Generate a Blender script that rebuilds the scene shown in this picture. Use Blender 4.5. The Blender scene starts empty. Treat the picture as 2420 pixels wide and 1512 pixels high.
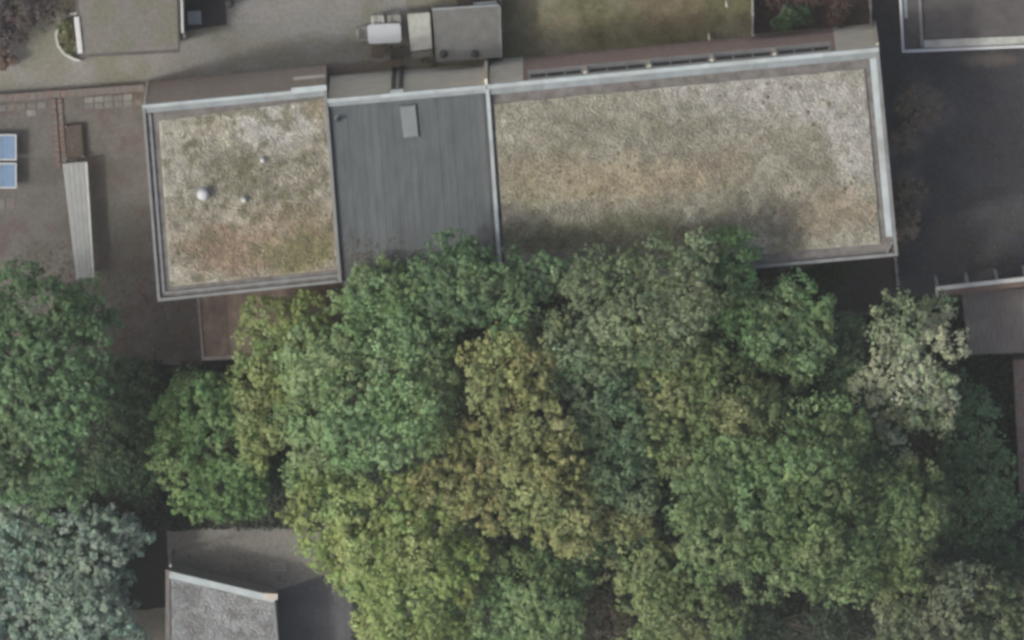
import bpy, bmesh, math, random
import numpy as np
from mathutils import Vector

random.seed(7)
rng = np.random.default_rng(7)
scene = bpy.context.scene

# ------------------------------------------------------------------ camera, sky, sun, exposure
S = 39.0 / 2419.0              # metres of ground per plan unit
K = 0.16                       # the camera stands north of the plot: tangent of its angle off the plumb line
CT = 1.0 / math.sqrt(1 + K * K)
DIST = 700.0

def at(u, v, z=0.0):
    """plan unit -> world point at height z"""
    return Vector(((u - 1209.5) * S, (756 - v) * S / CT + K * z, z))

cam_data = bpy.data.cameras.new('camera')
cam = bpy.data.objects.new('camera', cam_data)
scene.collection.objects.link(cam)
cam_data.sensor_width = 36.0
cam_data.lens = 36.0 * DIST / 39.0
cam_data.clip_start = 10.0
cam_data.clip_end = 6000.0
cam.location = (0, DIST * K * CT, DIST * CT)
cam.rotation_euler = (-math.atan(K), 0, 0)
scene.camera = cam

SUN_EL = math.radians(47.5)
SUN_DIR = Vector((-0.962, -0.272, 0)).normalized()      # horizontal direction towards the sun
world = bpy.data.worlds.new('World')
scene.world = world
world.use_nodes = True
wn = world.node_tree
bg = wn.nodes['Background']
sky = wn.nodes.new('ShaderNodeTexSky')
sky.sky_type = 'NISHITA'
sky.sun_disc = False
sky.sun_elevation = SUN_EL
sky.sun_rotation = math.atan2(SUN_DIR.x, SUN_DIR.y)
sky.air_density = 0.8
sky.dust_density = 6.0
sky.ozone_density = 1.0
wn.links.new(sky.outputs[0], bg.inputs[0])
bg.inputs[1].default_value = 0.15

sun_data = bpy.data.lights.new('sun', 'SUN')
sun_data.energy = 1.5
sun_data.angle = math.radians(5.0)
sun_data.color = (0.94, 0.98, 0.91)
sun = bpy.data.objects.new('sun', sun_data)
scene.collection.objects.link(sun)
to_sun = Vector((SUN_DIR.x * math.cos(SUN_EL), SUN_DIR.y * math.cos(SUN_EL), math.sin(SUN_EL)))
sun.rotation_euler = to_sun.to_track_quat('Z', 'Y').to_euler()
sun.location = (-30, -10, 40)

vs = scene.view_settings
vs.view_transform = 'Standard'
vs.look = 'None'
vs.exposure = 0.0
vs.gamma = 1.0
vs.use_curve_mapping = False
scene.cycles.pixel_filter_type = 'BLACKMAN_HARRIS'
scene.cycles.filter_width = 3.2

C = scene.collection

# ------------------------------------------------------------------ helpers
def lin(r, g, b, k=1.0):
    out = []
    for c in (r, g, b):
        c /= 255.0
        out.append((c / 12.92 if c <= 0.04045 else ((c + 0.055) / 1.055) ** 2.4) * k)
    return tuple(out)

_noise_tab = {}
def vnoise(x, y, seed):
    if seed not in _noise_tab:
        _noise_tab[seed] = np.random.default_rng(seed + 100).random((256, 256))
    t = _noise_tab[seed]
    xi = np.floor(x).astype(int); yi = np.floor(y).astype(int)
    fx = x - xi; fy = y - yi
    fx = fx * fx * (3 - 2 * fx); fy = fy * fy * (3 - 2 * fy)
    a = t[xi % 256, yi % 256]; b = t[(xi + 1) % 256, yi % 256]
    c = t[xi % 256, (yi + 1) % 256]; d = t[(xi + 1) % 256, (yi + 1) % 256]
    return (a * (1 - fx) + b * fx) * (1 - fy) + (c * (1 - fx) + d * fx) * fy

def fbm(x, y, size, seed, octaves=4):
    x = np.asarray(x, float) / size + 37.3; y = np.asarray(y, float) / size + 11.7
    s = 0.0; a = 1.0; tot = 0.0
    for o in range(octaves):
        s = s + a * vnoise(x, y, seed + o); tot += a; a *= 0.55; x = x * 2.03 + 5.1; y = y * 2.03 + 9.2
    return s / tot

def sstep(a, b, x):
    t = np.clip((x - a) / (b - a), 0, 1)
    return t * t * (3 - 2 * t)

def mixc(a, b, t):
    return np.asarray(a)[None, :] * (1 - t[:, None]) + np.asarray(b)[None, :] * t[:, None] if np.ndim(a) == 1 else a * (1 - t[:, None]) + np.asarray(b)[None, :] * t[:, None]

def link(name, mesh, mat=None, parent=None):
    o = bpy.data.objects.new(name, mesh)
    C.objects.link(o)
    if mat is not None and not mesh.materials:
        mesh.materials.append(mat)
    if parent is not None:
        o.parent = parent
    return o

def tag(o, label=None, cat=None, group=None, kind=None):
    if label: o['label'] = label
    if cat: o['category'] = cat
    if group: o['group'] = group
    if kind: o['kind'] = kind
    return o

def thing(name, label, cat, group=None, loc=(0, 0, 0), rotz=0.0):
    o = bpy.data.objects.new(name, None)
    C.objects.link(o)
    o.location = loc
    o.rotation_euler = (0, 0, rotz)
    o.empty_display_size = 0.2
    return tag(o, label, cat, group)

def mesh_np(name, verts, faces_n, loops, cols=None, smooth=False):
    """verts (n,3), loops flat vertex indices, faces_n = verts per face"""
    me = bpy.data.meshes.new(name)
    nv = len(verts); nl = len(loops); nf = nl // faces_n
    me.vertices.add(nv); me.vertices.foreach_set('co', np.asarray(verts, np.float32).ravel())
    me.loops.add(nl); me.loops.foreach_set('vertex_index', np.asarray(loops, np.int32))
    me.polygons.add(nf)
    me.polygons.foreach_set('loop_start', np.arange(0, nl, faces_n, dtype=np.int32))
    if cols is not None:
        at_ = me.color_attributes.new('Col', 'FLOAT_COLOR', 'POINT')
        c4 = np.ones((nv, 4), np.float32); c4[:, :3] = cols
        at_.data.foreach_set('color', c4.ravel())
    me.update(calc_edges=True)
    if smooth:
        me.polygons.foreach_set('use_smooth', np.ones(nf, bool))
    return me

def prism(name, pts, z0, z1, mat, parent=None, bevel=0.0, top=True, bottom=True):
    """vertical prism over a plan polygon of world points"""
    bm = bmesh.new()
    lo = [bm.verts.new((p[0], p[1], z0)) for p in pts]
    hi = [bm.verts.new((p[0], p[1], z1)) for p in pts]
    n = len(pts)
    for i in range(n):
        j = (i + 1) % n
        bm.faces.new((lo[i], lo[j], hi[j], hi[i]))
    if top: bm.faces.new(hi)
    if bottom: bm.faces.new(list(reversed(lo)))
    bmesh.ops.recalc_face_normals(bm, faces=bm.faces)
    if bevel:
        bmesh.ops.bevel(bm, geom=list(bm.edges), offset=bevel, segments=2, affect='EDGES', profile=0.6)
    me = bpy.data.meshes.new(name); bm.to_mesh(me); bm.free()
    return link(name, me, mat, parent)

def bar(name, p, q, width, z0, z1, mat, parent=None, side=0.0, bevel=0.0):
    """straight bar between plan points p and q; side shifts it to the left of p->q"""
    p = Vector((p[0], p[1])); q = Vector((q[0], q[1]))
    d = (q - p).normalized(); n = Vector((-d.y, d.x))
    a = n * (side + width / 2); b = n * (side - width / 2)
    return prism(name, [p + a, p + b, q + b, q + a], z0, z1, mat, parent, bevel)

def box(name, cx, cy, sx, sy, z0, z1, mat, parent=None, bevel=0.0, rot=0.0):
    c, s = math.cos(rot), math.sin(rot)
    pts = [(cx + x * c - y * s, cy + x * s + y * c) for x, y in ((-sx / 2, -sy / 2), (sx / 2, -sy / 2), (sx / 2, sy / 2), (-sx / 2, sy / 2))]
    return prism(name, pts, z0, z1, mat, parent, bevel)

def lathe(name, prof, mat, parent=None, loc=(0, 0, 0), seg=20):
    bm = bmesh.new(); rings = []
    for r, z in prof:
        rings.append([bm.verts.new((r * math.cos(2 * math.pi * i / seg) + loc[0], r * math.sin(2 * math.pi * i / seg) + loc[1], z + loc[2])) for i in range(seg)])
    for a, b in zip(rings, rings[1:]):
        for i in range(seg):
            j = (i + 1) % seg
            bm.faces.new((a[i], a[j], b[j], b[i]))
    bm.faces.new(list(reversed(rings[0]))); bm.faces.new(rings[-1])
    bmesh.ops.recalc_face_normals(bm, faces=bm.faces)
    me = bpy.data.meshes.new(name); bm.to_mesh(me); bm.free()
    for p in me.polygons: p.use_smooth = True
    return link(name, me, mat, parent)

def tube_np(pts, rads, seg=8):
    """verts and quads of a tapered tube"""
    pts = np.asarray(pts, float); V = []; L = []
    n = len(pts)
    for i in range(n):
        d = pts[min(i + 1, n - 1)] - pts[max(i - 1, 0)]
        d /= np.linalg.norm(d) + 1e-9
        a = np.cross(d, (0.3, 0.9, 0.2)); a /= np.linalg.norm(a) + 1e-9
        b = np.cross(d, a)
        for k in range(seg):
            t = 2 * math.pi * k / seg
            V.append(pts[i] + rads[i] * (a * math.cos(t) + b * math.sin(t)))
    for i in range(n - 1):
        for k in range(seg):
            j = (k + 1) % seg
            L += [i * seg + k, i * seg + j, (i + 1) * seg + j, (i + 1) * seg + k]
    return np.array(V), L

def tubes(name, lst, mat, parent=None, seg=8):
    V = []; L = []; off = 0
    for pts, rads in lst:
        v, l = tube_np(pts, rads, seg)
        V.append(v); L += [x + off for x in l]; off += len(v)
    return link(name, mesh_np(name, np.concatenate(V), 4, L, smooth=True), mat, parent)

# ------------------------------------------------------------------ materials
def mat(name, col, rough=0.8, var=0.15, scale=3.0, bump=0.0, bscale=60.0, metal=0.0, spec=0.3, col2=None, stretch=None):
    m = bpy.data.materials.new(name); m.use_nodes = True
    nt = m.node_tree; b = nt.nodes['Principled BSDF']
    b.inputs['Roughness'].default_value = rough
    b.inputs['Metallic'].default_value = metal
    b.inputs['Specular IOR Level'].default_value = spec
    tc = nt.nodes.new('ShaderNodeTexCoord')
    vec = tc.outputs['Object']
    if stretch:
        mp = nt.nodes.new('ShaderNodeMapping'); mp.inputs['Scale'].default_value = stretch
        nt.links.new(vec, mp.inputs['Vector']); vec = mp.outputs['Vector']
    nz = nt.nodes.new('ShaderNodeTexNoise'); nz.inputs['Scale'].default_value = scale; nz.inputs['Detail'].default_value = 7.0; nz.inputs['Roughness'].default_value = 0.65
    nt.links.new(vec, nz.inputs['Vector'])
    rp = nt.nodes.new('ShaderNodeValToRGB')
    rp.color_ramp.elements[0].position = 0.3; rp.color_ramp.elements[1].position = 0.72
    c2 = col2 or col
    rp.color_ramp.elements[0].color = (*[c * (1 - var) for c in col], 1)
    rp.color_ramp.elements[1].color = (*[min(c * (1 + var), 0.9) for c in c2], 1)
    nt.links.new(nz.outputs['Fac'], rp.inputs['Fac'])
    nt.links.new(rp.outputs['Color'], b.inputs['Base Color'])
    if bump:
        n2 = nt.nodes.new('ShaderNodeTexNoise'); n2.inputs['Scale'].default_value = bscale; n2.inputs['Detail'].default_value = 4
        nt.links.new(vec, n2.inputs['Vector'])
        bp = nt.nodes.new('ShaderNodeBump'); bp.inputs['Strength'].default_value = bump; bp.inputs['Distance'].default_value = 0.03
        nt.links.new(n2.outputs['Fac'], bp.inputs['Height']); nt.links.new(bp.outputs['Normal'], b.inputs['Normal'])
    return m

def mat_vc(name, rough=0.9, var=0.3, scale=9.0, bump=0.5, bscale=25.0, spec=0.2, transl=0.0):
    """colour from the mesh's own Col attribute, broken up by noise"""
    m = bpy.data.materials.new(name); m.use_nodes = True
    nt = m.node_tree; b = nt.nodes['Principled BSDF']
    b.inputs['Roughness'].default_value = rough
    b.inputs['Specular IOR Level'].default_value = spec
    ca = nt.nodes.new('ShaderNodeVertexColor'); ca.layer_name = 'Col'
    out = ca.outputs['Color']
    if var:
        tc = nt.nodes.new('ShaderNodeTexCoord')
        nz = nt.nodes.new('ShaderNodeTexNoise'); nz.inputs['Scale'].default_value = scale; nz.inputs['Detail'].default_value = 8; nz.inputs['Roughness'].default_value = 0.7
        nt.links.new(tc.outputs['Object'], nz.inputs['Vector'])
        mr = nt.nodes.new('ShaderNodeMapRange'); mr.inputs['From Min'].default_value = 0.25; mr.inputs['From Max'].default_value = 0.75
        mr.inputs['To Min'].default_value = 1 - var; mr.inputs['To Max'].default_value = 1 + var
        nt.links.new(nz.outputs['Fac'], mr.inputs['Value'])
        mx = nt.nodes.new('ShaderNodeVectorMath'); mx.operation = 'SCALE'
        nt.links.new(out, mx.inputs[0]); nt.links.new(mr.outputs['Result'], mx.inputs['Scale'])
        out = mx.outputs['Vector']
    nt.links.new(out, b.inputs['Base Color'])
    if bump:
        tc2 = nt.nodes.new('ShaderNodeTexCoord')
        n2 = nt.nodes.new('ShaderNodeTexNoise'); n2.inputs['Scale'].default_value = bscale; n2.inputs['Detail'].default_value = 5
        nt.links.new(tc2.outputs['Object'], n2.inputs['Vector'])
        bp = nt.nodes.new('ShaderNodeBump'); bp.inputs['Strength'].default_value = bump; bp.inputs['Distance'].default_value = 0.04
        nt.links.new(n2.outputs['Fac'], bp.inputs['Height']); nt.links.new(bp.outputs['Normal'], b.inputs['Normal'])
    if transl:
        tr = nt.nodes.new('ShaderNodeBsdfTranslucent'); nt.links.new(out, tr.inputs['Color'])
        ms = nt.nodes.new('ShaderNodeMixShader'); ms.inputs['Fac'].default_value = transl
        nt.links.new(b.outputs[0], ms.inputs[1]); nt.links.new(tr.outputs[0], ms.inputs[2])
        nt.links.new(ms.outputs[0], nt.nodes['Material Output'].inputs['Surface'])
    return m

M = {}
M['ground'] = mat_vc('ground_soil', var=0.28, scale=7, bump=0.6)
M['leaf'] = mat_vc('leaf', rough=0.6, var=0, bump=0, spec=0.35, transl=0.22)
M['pebble'] = mat_vc('pebble', rough=0.85, var=0, bump=0)
M['blade'] = mat_vc('grass_blade', rough=0.8, var=0, bump=0, transl=0.15)
M['bark'] = mat('bark', (0.09, 0.075, 0.06), 0.95, 0.35, 9, 0.8, 20)
M['membrane'] = mat('roof_membrane', (0.16, 0.145, 0.13), 0.85, 0.3, 2.5, 0.3, 40, col2=(0.2, 0.19, 0.18))
M['alu'] = mat('pale_metal_trim', (0.46, 0.52, 0.52), 0.45, 0.16, 1.6, 0.05, 20, metal=0.0, spec=0.5)
M['alu_dark'] = mat('weathered_metal_flashing', (0.29, 0.325, 0.335), 0.5, 0.2, 1.8, 0.05, 20, spec=0.5)
M['alu_old'] = mat('dull_zinc_trim', (0.235, 0.24, 0.235), 0.6, 0.25, 2.0, 0.1, 30, spec=0.4)
M['alu_b'] = mat('stained_metal_trim', (0.43, 0.47, 0.465), 0.5, 0.24, 1.1, 0.05, 20, spec=0.5)
M['alu_dark_b'] = mat('stained_metal_flashing', (0.265, 0.295, 0.295), 0.55, 0.25, 1.3, 0.05, 20, spec=0.5)
M['alu_old_b'] = mat('stained_zinc_trim', (0.21, 0.215, 0.205), 0.6, 0.3, 1.4, 0.1, 30, spec=0.4)
M['felt'] = mat('grey_roofing_felt', (0.106, 0.122, 0.126), 0.85, 0.16, 1.0, 0.25, 60, stretch=(2.5, 0.8, 1), col2=(0.118, 0.131, 0.134))
M['felt_b'] = mat('pale_roofing_felt', (0.122, 0.137, 0.141), 0.85, 0.16, 1.0, 0.25, 60, stretch=(2.5, 0.8, 1), col2=(0.133, 0.146, 0.149))
M['felt_s'] = mat('seam_felt', (0.145, 0.16, 0.161), 0.85, 0.25, 1.0, 0.2, 60)
M['felt_c'] = mat('dark_roofing_felt', (0.095, 0.1, 0.1), 0.85, 0.2, 1.2, 0.25, 60)
M['patch'] = mat('pale_hatch_metal', (0.216, 0.240, 0.240), 0.6, 0.12, 2.2, 0.05)
M['brick_pink'] = mat('pink_brick', (0.450, 0.324, 0.276), 0.9, 0.25, 5, 0.4, 40)
M['brick_brown'] = mat('brown_brick', (0.463, 0.382, 0.317), 0.9, 0.2, 5, 0.4, 40)
M['render_pale'] = mat('pale_render', (0.728, 0.680, 0.562), 0.9, 0.12, 2.0, 0.2, 30)
M['render_grey'] = mat('grey_render', (0.42, 0.41, 0.38), 0.9, 0.14, 2.0, 0.2, 30)
M['white'] = mat('white_paint', (0.612, 0.620, 0.612), 0.5, 0.07, 3.0, 0.05)
M['offwhite'] = mat('offwhite_plastic', (0.52, 0.53, 0.5), 0.6, 0.15, 3.0, 0.05)
M['table'] = mat('white_table', (0.592, 0.616, 0.632), 0.45, 0.05, 2.5, 0.03)
M['glass'] = mat('window_glass', (0.03, 0.037, 0.04), 0.5, 0.2, 2.0, spec=0.12)
M['dark'] = mat('dark_metal', (0.05, 0.05, 0.052), 0.6, 0.3, 4)
M['wood_brown'] = mat('brown_wood', (0.17, 0.125, 0.1), 0.85, 0.3, 4, 0.4, 30, stretch=(6, 1, 1))
M['wood_grey'] = mat('weathered_wood', (0.230, 0.212, 0.196), 0.85, 0.3, 4, 0.4, 30, stretch=(6, 1, 1))
M['wood_dark'] = mat('dark_stained_wood', (0.075, 0.055, 0.048), 0.8, 0.3, 5, 0.3, 30)
M['brown_roof'] = mat('brown_bitumen', (0.160, 0.120, 0.099), 0.9, 0.35, 1.7, 0.4, 40, col2=(0.184, 0.144, 0.120))
M['shed_felt'] = mat('shed_felt', (0.19, 0.19, 0.18), 0.9, 0.2, 2.5, 0.4, 50)
M['dusk_roof'] = mat('dark_brown_roof', (0.115, 0.105, 0.1), 0.9, 0.25, 2.0, 0.4, 50)
M['concrete'] = mat('concrete', (0.36, 0.36, 0.33), 0.9, 0.2, 5, 0.3, 40)
M['slab'] = mat('stone_slab', (0.25, 0.245, 0.225), 0.9, 0.3, 5, 0.4, 40)
M['sheet'] = mat('pale_corrugated_sheet', (0.36, 0.375, 0.365), 0.55, 0.16, 2.6, 0.05, spec=0.4, stretch=(6, 1, 1))
M['brick_red'] = mat('terracotta_brick', (0.2, 0.15, 0.13), 0.9, 0.35, 8, 0.4, 50)
M['soil'] = mat('dark_soil', (0.1, 0.085, 0.07), 0.95, 0.4, 9, 0.8, 25)
M['solar'] = mat('solar_glass', (0.196, 0.297, 0.441), 0.15, 0.12, 2, spec=0.6)  # pale blue sky reflection is put into the base colour
M['cream'] = mat('cream_stone', (0.58, 0.54, 0.45), 0.8, 0.1, 4, 0.2)
M['storage'] = mat('pale_green_roof', (0.44, 0.45, 0.38), 0.8, 0.2, 2.3, 0.1, col2=(0.5, 0.5, 0.46))
M['plank'] = mat('faded_plank', (0.185, 0.165, 0.15), 0.85, 0.25, 2.2, 0.3, 30, stretch=(5, 1, 1))
M['redpaint'] = mat('red_brown_timber', (0.16, 0.08, 0.07), 0.8, 0.3, 6, 0.3)

# ------------------------------------------------------------------ the ground
def quad_sheet(name, corners, z, colfn, mat_, res=0.13, wobble=0.0, parent=None, bumps=0.0, kind='structure'):
    """sheet over four plan corners (NW, NE, SE, SW), colours from colfn(x, y, s, t)"""
    p = [np.array(c[:2], float) for c in corners]
    w = max(np.linalg.norm(p[1] - p[0]), np.linalg.norm(p[2] - p[3])); h = max(np.linalg.norm(p[3] - p[0]), np.linalg.norm(p[2] - p[1]))
    nx = max(2, int(w / res)); ny = max(2, int(h / res))
    s, t = np.meshgrid(np.linspace(0, 1, nx + 1), np.linspace(0, 1, ny + 1), indexing='ij')
    s = s.ravel()[:, None]; t = t.ravel()[:, None]
    P = (p[0] * (1 - s) + p[1] * s) * (1 - t) + (p[3] * (1 - s) + p[2] * s) * t
    s = s.ravel(); t = t.ravel()
    if wobble:
        e = np.maximum.reduce([1 - np.minimum(s, 1 - s) * w / 0.8, 1 - np.minimum(t, 1 - t) * h / 0.8, np.zeros_like(s)])
        P[:, 0] += (fbm(P[:, 0], P[:, 1], 0.6, 3, 3) - 0.5) * 2 * wobble * e
        P[:, 1] += (fbm(P[:, 0], P[:, 1], 0.6, 8, 3) - 0.5) * 2 * wobble * e
    zz = np.full(len(P), z)
    if bumps:
        zz = zz + bumps * fbm(P[:, 0], P[:, 1], 0.35, 5, 3)
    V = np.column_stack([P, zz])
    i, j = np.meshgrid(np.arange(nx), np.arange(ny), indexing='ij'); i = i.ravel(); j = j.ravel(); st = ny + 1
    L = np.column_stack([i * st + j, i * st + j + 1, (i + 1) * st + j + 1, (i + 1) * st + j])[:, ::-1].ravel()
    # face the sky
    me = mesh_np(name, V, 4, L, colfn(P[:, 0], P[:, 1], s, t))
    me.update()
    if len(me.polygons) and me.polygons[0].normal.z < 0: me.flip_normals()
    o = link(name, me, mat_, parent)
    if kind: o['kind'] = kind
    return o

def two_tone(a, b, size, seed, c=None, amt=0.35):
    def f(x, y, s, t):
        n = sstep(0.35, 0.65, fbm(x, y, size, seed))
        col = mixc(np.array(a), np.array(b), n)
        if c is not None:
            m = sstep(0.55, 0.7, fbm(x, y, size * 0.6, seed + 21)) * amt * 2
            col = mixc(col, np.array(c), np.clip(m, 0, 1))
        return col
    return f

def ground_cols(x, y):
    n = sstep(0.3, 0.7, fbm(x, y, 2.2, 1))
    alley = mixc(np.array((0.25, 0.235, 0.205)), np.array((0.215, 0.21, 0.15)), n)
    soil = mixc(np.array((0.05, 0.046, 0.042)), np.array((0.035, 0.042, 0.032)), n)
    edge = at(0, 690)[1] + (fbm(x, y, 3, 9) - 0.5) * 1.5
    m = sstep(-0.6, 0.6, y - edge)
    return mixc(soil, np.array((0, 0, 0)), np.zeros_like(x)) * (1 - m[:, None]) + alley * m[:, None]

far = np.array([3000.0, 900.0, 250.0, 80.0, 45.0])
xs = np.concatenate([-far, np.arange(-30, 30.01, 0.15), far[::-1]])
ys = np.concatenate([-far, np.arange(-22, 22.01, 0.15), far[::-1]])
gx, gy = np.meshgrid(xs, ys, indexing='ij')
gx = gx.ravel(); gy = gy.ravel()
inner = (np.abs(gx) < 30.1) & (np.abs(gy) < 22.1)
gz = np.where(inner, (fbm(gx, gy, 0.8, 12) - 0.5) * 0.03, 0.0) - 0.02
i, j = np.meshgrid(np.arange(len(xs) - 1), np.arange(len(ys) - 1), indexing='ij'); i = i.ravel(); j = j.ravel(); st = len(ys)
L = np.column_stack([i * st + j, (i + 1) * st + j, (i + 1) * st + j + 1, i * st + j + 1]).ravel()
ground = link('ground', mesh_np('ground', np.column_stack([gx, gy, gz]), 4, L, ground_cols(gx, gy)), M['ground'])
ground['kind'] = 'structure'

Q = lambda *uv, z=0.0: [at(u, v, z) for u, v in uv]
# dry grass behind the long house
def lawn_col(x, y, s, t):
    n = sstep(0.3, 0.7, fbm(x, y, 1.5, 30)); c = mixc(np.array((0.33, 0.31, 0.22)), np.array((0.235, 0.225, 0.125)), n)
    m = sstep(0.56, 0.72, fbm(x, y, 0.8, 33)) * 0.5
    return mixc(c, np.array((0.29, 0.22, 0.15)), m)
quad_sheet('lawn', Q((1178, -90), (1778, -90), (1772, 92), (1182, 152)), 0.02, lawn_col, M['ground'], 0.09, 0.06, bumps=0.04)
quad_sheet('alley', Q((-260, 80), (960, -60), (965, 160), (-260, 262)), 0.012, two_tone((0.265, 0.258, 0.243), (0.215, 0.212, 0.17), 1.6, 40, (0.28, 0.268, 0.26), 0.3), M['ground'], 0.12, 0.15)
quad_sheet('planting_strip', Q((352, 196), (955, 138), (955, 168), (352, 226)), 0.022, two_tone((0.19, 0.17, 0.13), (0.2, 0.15, 0.125), 0.9, 44), M['ground'], 0.08, 0.12, bumps=0.05)
quad_sheet('garden_yard', Q((-260, 242), (342, 206), (385, 850), (-260, 880)), 0.02, two_tone((0.155, 0.146, 0.134), (0.125, 0.122, 0.106), 1.1, 50, (0.13, 0.095, 0.088), 0.3), M['ground'], 0.1, 0.05, bumps=0.02)
quad_sheet('rear_terrace', Q((330, 640), (500, 640), (480, 862), (290, 862)), 0.026, two_tone((0.15, 0.135, 0.125), (0.12, 0.11, 0.1), 0.9, 54, (0.13, 0.1, 0.09), 0.3), M['ground'], 0.1, 0.12, bumps=0.02)
def yard_col(x, y, s, t):
    n = sstep(0.3, 0.7, fbm(x, y, 1.3, 60)); c = mixc(np.array((0.12, 0.118, 0.12)), np.array((0.095, 0.095, 0.1)), n)
    for (u, v, ru, rv) in ((2165, 255, 62, 60), (2140, 330, 40, 40), (2150, 470, 45, 75), (2125, 560, 35, 40), (2330, 140, 60, 18)):
        p = at(u, v); d = np.hypot((x - p.x) / (ru * S), (y - p.y) / (rv * S)) + (fbm(x, y, 0.5, 63) - 0.5) * 1.1
        c = mixc(c, np.array((0.31, 0.27, 0.225)), sstep(1.4, 0.3, d) * 0.9)
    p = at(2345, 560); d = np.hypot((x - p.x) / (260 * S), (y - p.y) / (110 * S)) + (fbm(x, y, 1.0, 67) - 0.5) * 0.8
    return mixc(c, np.array((0.085, 0.085, 0.092)), sstep(1.3, 0.7, d))  # darker colour paints shade onto the sunlit south end of the yard
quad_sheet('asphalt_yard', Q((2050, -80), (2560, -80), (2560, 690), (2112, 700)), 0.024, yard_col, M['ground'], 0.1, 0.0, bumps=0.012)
quad_sheet('rear_garden', Q((1180, 600), (2112, 560), (2118, 745), (1180, 790)), 0.016, two_tone((0.15, 0.14, 0.135), (0.11, 0.115, 0.085), 1.1, 70, (0.17, 0.12, 0.105), 0.25), M['ground'], 0.12, 0.2)
quad_sheet('brown_paving', Q((395, 1255), (960, 1230), (1000, 1620), (395, 1620)), 0.02, two_tone((0.28, 0.265, 0.24), (0.24, 0.232, 0.213), 1.2, 80, (0.23, 0.215, 0.198), 0.25), M['ground'], 0.12, 0.1)
quad_sheet('garage_shadow_sheet', Q((655, 1395), (1000, 1285), (1000, 1640), (655, 1640)), 0.028, two_tone((0.15, 0.15, 0.155), (0.12, 0.122, 0.13), 0.9, 82), M['ground'], 0.1, 0.02)  # dark sheet paints in the shadow beside the gravel-roofed garage
quad_sheet('gravel_path', Q((180, 1440), (392, 1440), (392, 1620), (180, 1620)), 0.016, two_tone((0.25, 0.235, 0.2), (0.21, 0.2, 0.165), 0.9, 84), M['ground'], 0.1, 0.12)
quad_sheet('flower_bed', Q((1780, -70), (2050, -70), (2050, 60), (1780, 82)), 0.018, two_tone((0.12, 0.09, 0.08), (0.09, 0.08, 0.07), 0.7, 88, (0.15, 0.085, 0.075), 0.4), M['ground'], 0.08, 0.05, bumps=0.06)

# grass on the lawn
n = 60000
ss = rng.random(n); tt = rng.random(n)
c4 = [np.array(p[:2]) for p in Q((1180, -60), (1774, -60), (1770, 92), (1184, 150))]
P = (c4[0] * (1 - ss[:, None]) + c4[1] * ss[:, None]) * (1 - tt[:, None]) + (c4[3] * (1 - ss[:, None]) + c4[2] * ss[:, None]) * tt[:, None]
a = rng.random(n) * 6.28; hgt = 0.04 + 0.07 * rng.random(n) * fbm(P[:, 0], P[:, 1], 0.7, 90); w = 0.012
base = np.column_stack([P, np.full(n, 0.02)])
side = np.column_stack([np.cos(a) * w, np.sin(a) * w, np.zeros(n)])
tip = base + np.column_stack([(rng.random(n) - 0.5) * 0.1, (rng.random(n) - 0.5) * 0.1, hgt])
V = np.stack([base - side, base + side, tip], 1).reshape(-1, 3)
gc = lawn_col(P[:, 0], P[:, 1], ss, tt) * (0.7 + 0.7 * rng.random(n))[:, None]
tag(link('grass', mesh_np('grass', V, 3, np.arange(3 * n), np.repeat(gc, 3, 0)), M['blade']), 'short dry olive grass on the lawn behind the long house', 'grass', kind='stuff')

# ------------------------------------------------------------------ houses
H = 6.2
def shrink(q, d):
    """inset a convex quad (NW, NE, SE, SW) by distances d = (north, east, south, west)"""
    P = [Vector((p[0], p[1])) for p in q]; lines = []
    for i in range(4):
        a, b = P[i], P[(i + 1) % 4]; e = (b - a).normalized(); nrm = Vector((e.y, -e.x))
        lines.append((a + nrm * d[i], e))
    out = []
    for i in range(4):
        (a, e), (b, f) = lines[i - 1], lines[i]
        den = e.x * f.y - e.y * f.x; r = b - a
        out.append(a + e * ((r.x * f.y - r.y * f.x) / den))
    return out

def gravel_cols_small(x, y):
    c = mixc(np.array((0.45, 0.425, 0.345)), np.array((0.36, 0.335, 0.265)), sstep(0.35, 0.65, fbm(x, y, 0.9, 120)))
    def spot(u, v, ru, rv, col, k, w=0.9):
        nonlocal c
        p = at(u, v, H); d = np.hypot((x - p.x) / (ru * S), (y - p.y) / (rv * S)) + (fbm(x, y, 0.7, 125) - 0.5) * 1.2
        c = mixc(c, np.array(col), sstep(1.2, 0.4, d) * k)
    spot(640, 305, 130, 70, (0.50, 0.485, 0.44), 0.95)
    spot(450, 400, 90, 120, (0.42, 0.405, 0.345), 0.7)
    spot(600, 590, 230, 75, (0.33, 0.24, 0.17), 0.8)
    spot(740, 560, 80, 90, (0.28, 0.225, 0.14), 0.6)
    spot(715, 600, 90, 55, (0.25, 0.245, 0.13), 0.85)
    spot(760, 265, 50, 30, (0.33, 0.285, 0.18), 0.6)
    spot(560, 410, 120, 90, (0.24, 0.23, 0.165), 0.6)
    spot(405, 640, 30, 60, (0.39, 0.375, 0.32), 0.7)
    c = c * (0.62 + 0.84 * fbm(x, y, 0.26, 131, 3))[:, None]
    m = sstep(0.54, 0.7, fbm(x, y, 0.4, 128)) * 0.7
    return mixc(c, np.array((0.2, 0.19, 0.12)), m)

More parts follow.
